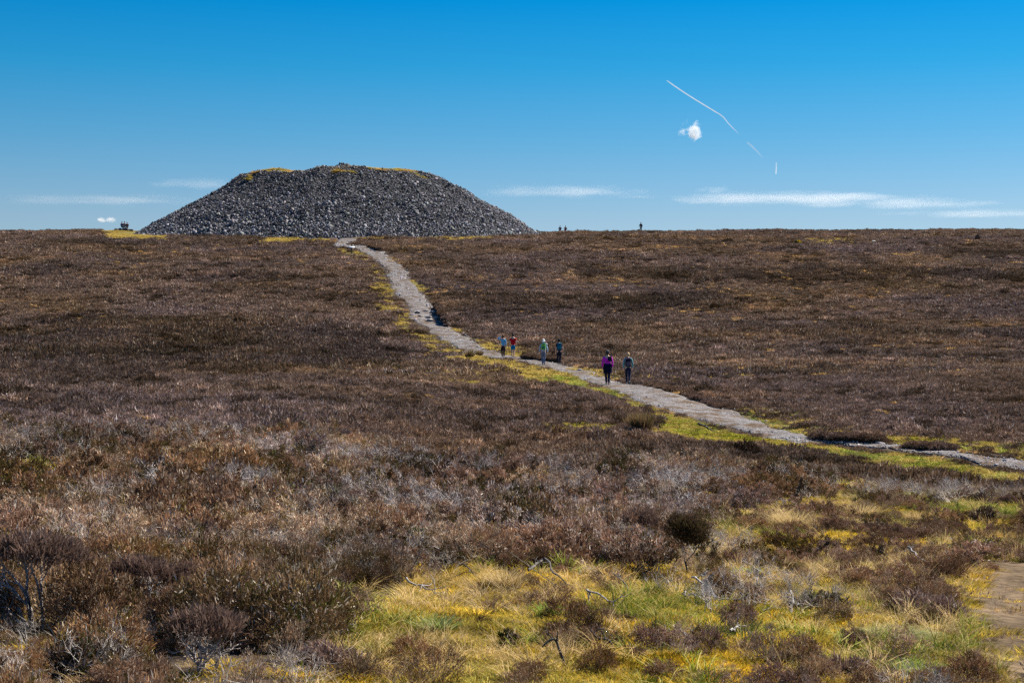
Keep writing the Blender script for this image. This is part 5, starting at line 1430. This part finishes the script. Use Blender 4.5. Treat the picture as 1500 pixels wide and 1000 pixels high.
# ------------------------------------------------------------------ the ground cover
def cover():
    # near heather
    X, Y = spread(5.0, 36, .20)
    g = grass_weight(X, Y); s = soil_weight(X, Y); pd = path_dist(X, Y)
    r = RNG.random(len(X))
    big = fbm(X / .85, Y / .85, 201, 3)                     # humps and hollows of the heather bed
    keep = (r > g * 1.0) & (s < .3) & (pd > .5) & clear_of(X, Y) & (big > -.30 + .2 * r)
    X, Y, big = X[keep], Y[keep], big[keep]; n = len(X)
    kind = fbm(X / .75, Y / .75, 205, 3) + RNG.normal(size=n) * .12
    leg = fbm(X / .9 + 40, Y / .9, 207, 3) + RNG.normal(size=n) * .15
    dark = kind > .24; sparse = (~dark) & (leg > .10 + .25 * ((X > 2.5) & (Y > 16)))
    rest = ~(dark | sparse)
    gg = grass_weight(X, Y, .3)
    scl = (.85 + .9 * big + RNG.uniform(-.22, .25, n)) * (1 - .5 * gg)
    bigp = (RNG.random(n) < .16) & (gg < .3); scl = np.where(bigp, scl * 1.35 + .1, scl * .88)
    for lx, ly, lr in LOW: scl = np.where(np.hypot(X - lx, Y - ly) < lr, scl * .42, scl)
    scl = np.clip(scl, .3, 1.35) * np.where(Y < 9, .75, 1)
    t = tints(X, Y, 210, base=(1.04, 1.03, .97), amp=.40, sc=.9)
    nr = Y < 13.5 + RNG.uniform(-1.5, 1.5, n)
    for nm, pr, m, lb in (("heather_bank", h_near2, rest & ~nr, "brown heather bushes between the grass and the crest of the near rise"),
                          ("dark_heather_bank", h_dark2, dark & ~nr, "dark heather cushions between the grass and the crest of the near rise"),
                          ("leggy_heather_bank", h_sparse2, sparse & ~nr, "thin grey brown heather between the grass and the crest of the near rise"),
                          ("heather_bed", h_near, rest & nr, "brown heather bushes crowding the foreground"),
                          ("dark_heather_bed", h_dark, dark & nr, "dark olive brown heather cushions among the foreground heather"),
                          ("leggy_heather_bed", h_sparse, sparse & nr, "thin grey brown leggy heather in the foreground")):
        scatter(nm, pr, lay(X[m], Y[m], -.02), rz(m.sum()), scl[m], t[m], lb, sz=np.clip(RNG.normal(1.0, .22, m.sum()), .6, 1.35))
    # stunted heather sprigs in the grass
    X2, Y2 = spread(5.0, 30, .17)
    g2 = grass_weight(X2, Y2); sp = fbm(X2 / .8, Y2 / .8, 260, 3)
    k = (g2 > .4) & (RNG.random(len(X2)) < .07 + .55 * (sp > .19)) & (soil_weight(X2, Y2) < .3) & clear_of(X2, Y2)
    X2, Y2 = X2[k], Y2[k]
    scatter("stunted_heather", h_near + h_sparse, lay(X2, Y2, -.03), rz(len(X2)), RNG.uniform(.25, .75, len(X2)), tints(X2, Y2, 265, amp=.35, sc=.8, base=(.85, .8, .75)), "small stunted heather sprigs poking through the foreground grass")
    X3, Y3 = spread(5.0, 20, .09); k = (soil_weight(X3, Y3) > .5) & (RNG.random(len(X3)) < .35); X3, Y3 = X3[k], Y3[k]
    scatter("soil_litter", t_near + g_gold[:1] + g_straw[:1], lay(X3, Y3, -.01), rz(len(X3)), RNG.uniform(.08, .28, len(X3)), tints(X3, Y3, 270, base=(.8, .7, .6), amp=.4, sc=.5), "dead scraps and short tufts on the bare soil", tilt=.9)
    # bare twigs
    X, Y = spread(5.0, 36, .30)
    g = grass_weight(X, Y); s = soil_weight(X, Y)
    tw = fbm(X / 1.6 + 9, Y / 1.6, 220, 3)
    k = (tw + RNG.normal(size=len(X)) * .18 > .10 + .2 * g + .3 * ((X > 2.5) & (Y > 16))) & (s < .2) & (path_dist(X, Y) > .4)
    X, Y = X[k], Y[k]
    scatter("bare_twigs", t_near, lay(X, Y), rz(len(X)), RNG.uniform(.45, 1.0, len(X)) * np.clip(Y / 15, .85, 1.25), tints(X, Y, 225, amp=.25, hue=.05), "bleached bare heather twigs through the foreground bushes", tilt=.3)
    # straw grass
    X, Y = spread(5.0, 34, .105)
    g = grass_weight(X, Y, .7); s = soil_weight(X, Y)
    st = fbm(X / 1.0, Y / 1.0, 230, 3)
    k = (RNG.random(len(X)) < g * (.24 + 1.1 * st) + .025 + .06 * (fbm(X / 2, Y / 2, 233, 2) > .3)) & (s < .25) & (path_dist(X, Y) > .1)
    Xs, Ys = X[k], Y[k]
    scatter("straw_grass", g_straw, lay(Xs, Ys), rz(len(Xs)), RNG.uniform(.3, .8, len(Xs)), tints(Xs, Ys, 235, amp=.2, sc=.8), "dry straw coloured grass in the foreground", tilt=.35)
    gr = fbm(X / 1.3 + 5, Y / 1.3, 240, 3)
    k = (RNG.random(len(X)) < g * np.clip(.10 + 1.3 * gr, 0, 1)) & (s < .4)
    Xg, Yg = X[k], Y[k]
    scatter("green_grass", g_green, lay(Xg, Yg), rz(len(Xg)), RNG.uniform(.4, 1.0, len(Xg)), tints(Xg, Yg, 245, amp=.25, sc=.8), "short green grass in the foreground", tilt=.3)
    k = (RNG.random(len(X)) < g * .95 + .06) & (RNG.random(len(X)) > s * 1.0)
    Xm, Ym = X[k], Y[k]
    scatter("golden_moss", g_gold, lay(Xm, Ym), rz(len(Xm)), RNG.uniform(.6, 1.3, len(Xm)), tints(Xm, Ym, 250, base=(1.12, 1.08, .9), amp=.45, hue=.35, sc=.6), "golden moss and low turf under the foreground grass")
    # scraps on the bare soil
    # --- middle distance
    for nm, y0, y1, cell, pr, grp, a in (("mid", 33, 96, .34, h_mid, g_mid, .36), ("far", 94, 306, .60, h_far, g_far, .345)):
        X, Y = spread(y0, y1, cell, a=a)
        near = nm == "mid"
        g = grass_weight(X, Y, .6)
        k = off_cairn(X, Y) & (RNG.random(len(X)) > g * 1.05)
        X, Y, g = X[k], Y[k], g[k]
        pd = path_dist(X, Y); k = pd > (.25 if near else .35); X, Y, pd = X[k], Y[k], pd[k]
        ll = 5.0 if near else 9.0
        hol = fbm(X / ll, Y / (ll * .7), 301, 3)                        # tussocky swells
        k = (hol > -.9) & clear_of(X, Y); X, Y, pd, hol = X[k], Y[k], pd[k], hol[k]
        n = len(X)
        scl = np.clip(.90 + .6 * hol + RNG.uniform(-.3, .3, n) + .5 * (RNG.random(n) < .05), .4, 1.7) * np.clip(.55 + pd * .35, .55, 1)
        t = tints(X, Y, 310, amp=.24, hue=.10, sc=5.0)
        # dry tan streaks and olive patches running along the slope
        tan = np.clip(fbm(X / 11.0, Y / 4.0, 320, 4) * 2.6 - .45, 0, 1)[:, None] * (RNG.random((n, 1)) < .6)
        t = t * (1 - tan) + t * np.array((1.4, 1.3, 1.1)) * tan
        ol = np.clip(fbm(X / 14.0 + 3, Y / 7.0, 330, 3) * 2.4 - .5, 0, 1)[:, None]
        t = t * (1 - ol) + t * np.array((.62, .62, .55)) * ol
        dw = shade_weight(X, Y)[:, None]; t = t * (1 - .42 * dw); scl = scl * (1 + .25 * dw[:, 0])  # shade bands painted by a darker tint, heather also larger there
        dk = (fbm(X / 2.2, Y / 1.6, 360, 2) + RNG.normal(size=n) * .2 > .42)[:, None]; t = np.where(dk, t * np.array((.5, .48, .42)), t)
        pl = (RNG.random((n, 1)) < .05); t = np.where(pl, t * 1.65, t)
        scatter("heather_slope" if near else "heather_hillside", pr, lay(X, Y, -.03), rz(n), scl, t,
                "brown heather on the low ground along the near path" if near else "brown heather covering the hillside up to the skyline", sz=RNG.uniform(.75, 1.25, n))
        # grass on verges and scattered through the heather
        X, Y = spread(y0, y1, cell * (.72 if near else .8), a=a)
        g = grass_weight(X, Y, .6); sp = fbm(X / 6.0, Y / 3.0, 340, 4)
        k = (RNG.random(len(X)) < g + .012 + .24 * (sp > .28)) & off_cairn(X, Y) & clear_of(X, Y)
        X, Y, g = X[k], Y[k], g[k]; pd = path_dist(X, Y); k = (pd > .02) | ((RNG.random(len(X)) < .4) & (fbm(X / 1.5, Y / 1.5, 345, 3) > .08) & (Y < 215)); X, Y, g = X[k], Y[k], g[k]
        n = len(X); yg = (fbm(X / 3, Y / 2, 350, 2) * .5 + .5 + RNG.normal(size=n) * .1)
        t = np.where((g > .3)[:, None], np.array((.62, .64, .32)) * (1 - yg[:, None]) + np.array((.68, .68, .46)) * yg[:, None], np.array((.78, .68, .58)))
        t = t * np.clip(RNG.normal(1, .18, (n, 1)), .6, 1.5)
        if near:
            grn = green_weight(X, Y) & (RNG.random(n) < .6); gn = (g > .3) & ((RNG.random(n) < .5) | grn)
            scatter("verge_turf", g_midgreen, lay(X[gn], Y[gn]), rz(gn.sum()), RNG.uniform(.7, 1.2, gn.sum()), tints(X[gn], Y[gn], 355, amp=.25, hue=.3) * np.where(grn[gn][:, None], np.array((1.12, 1.15, .85)), np.array((1.1, 1.05, 1.1))), "short green turf along the near edge of the path")
            X, Y, t = X[~gn], Y[~gn], t[~gn]; n = len(X)
        scatter("verge_grass" if near else "hillside_grass", grp, lay(X, Y), rz(n), RNG.uniform(.5, 1.0, n), t,
                "dry yellowish grass along the path verges" if near else "dry grass in streaks over the heather hillside")
    # gravel strewn over the path
cover()
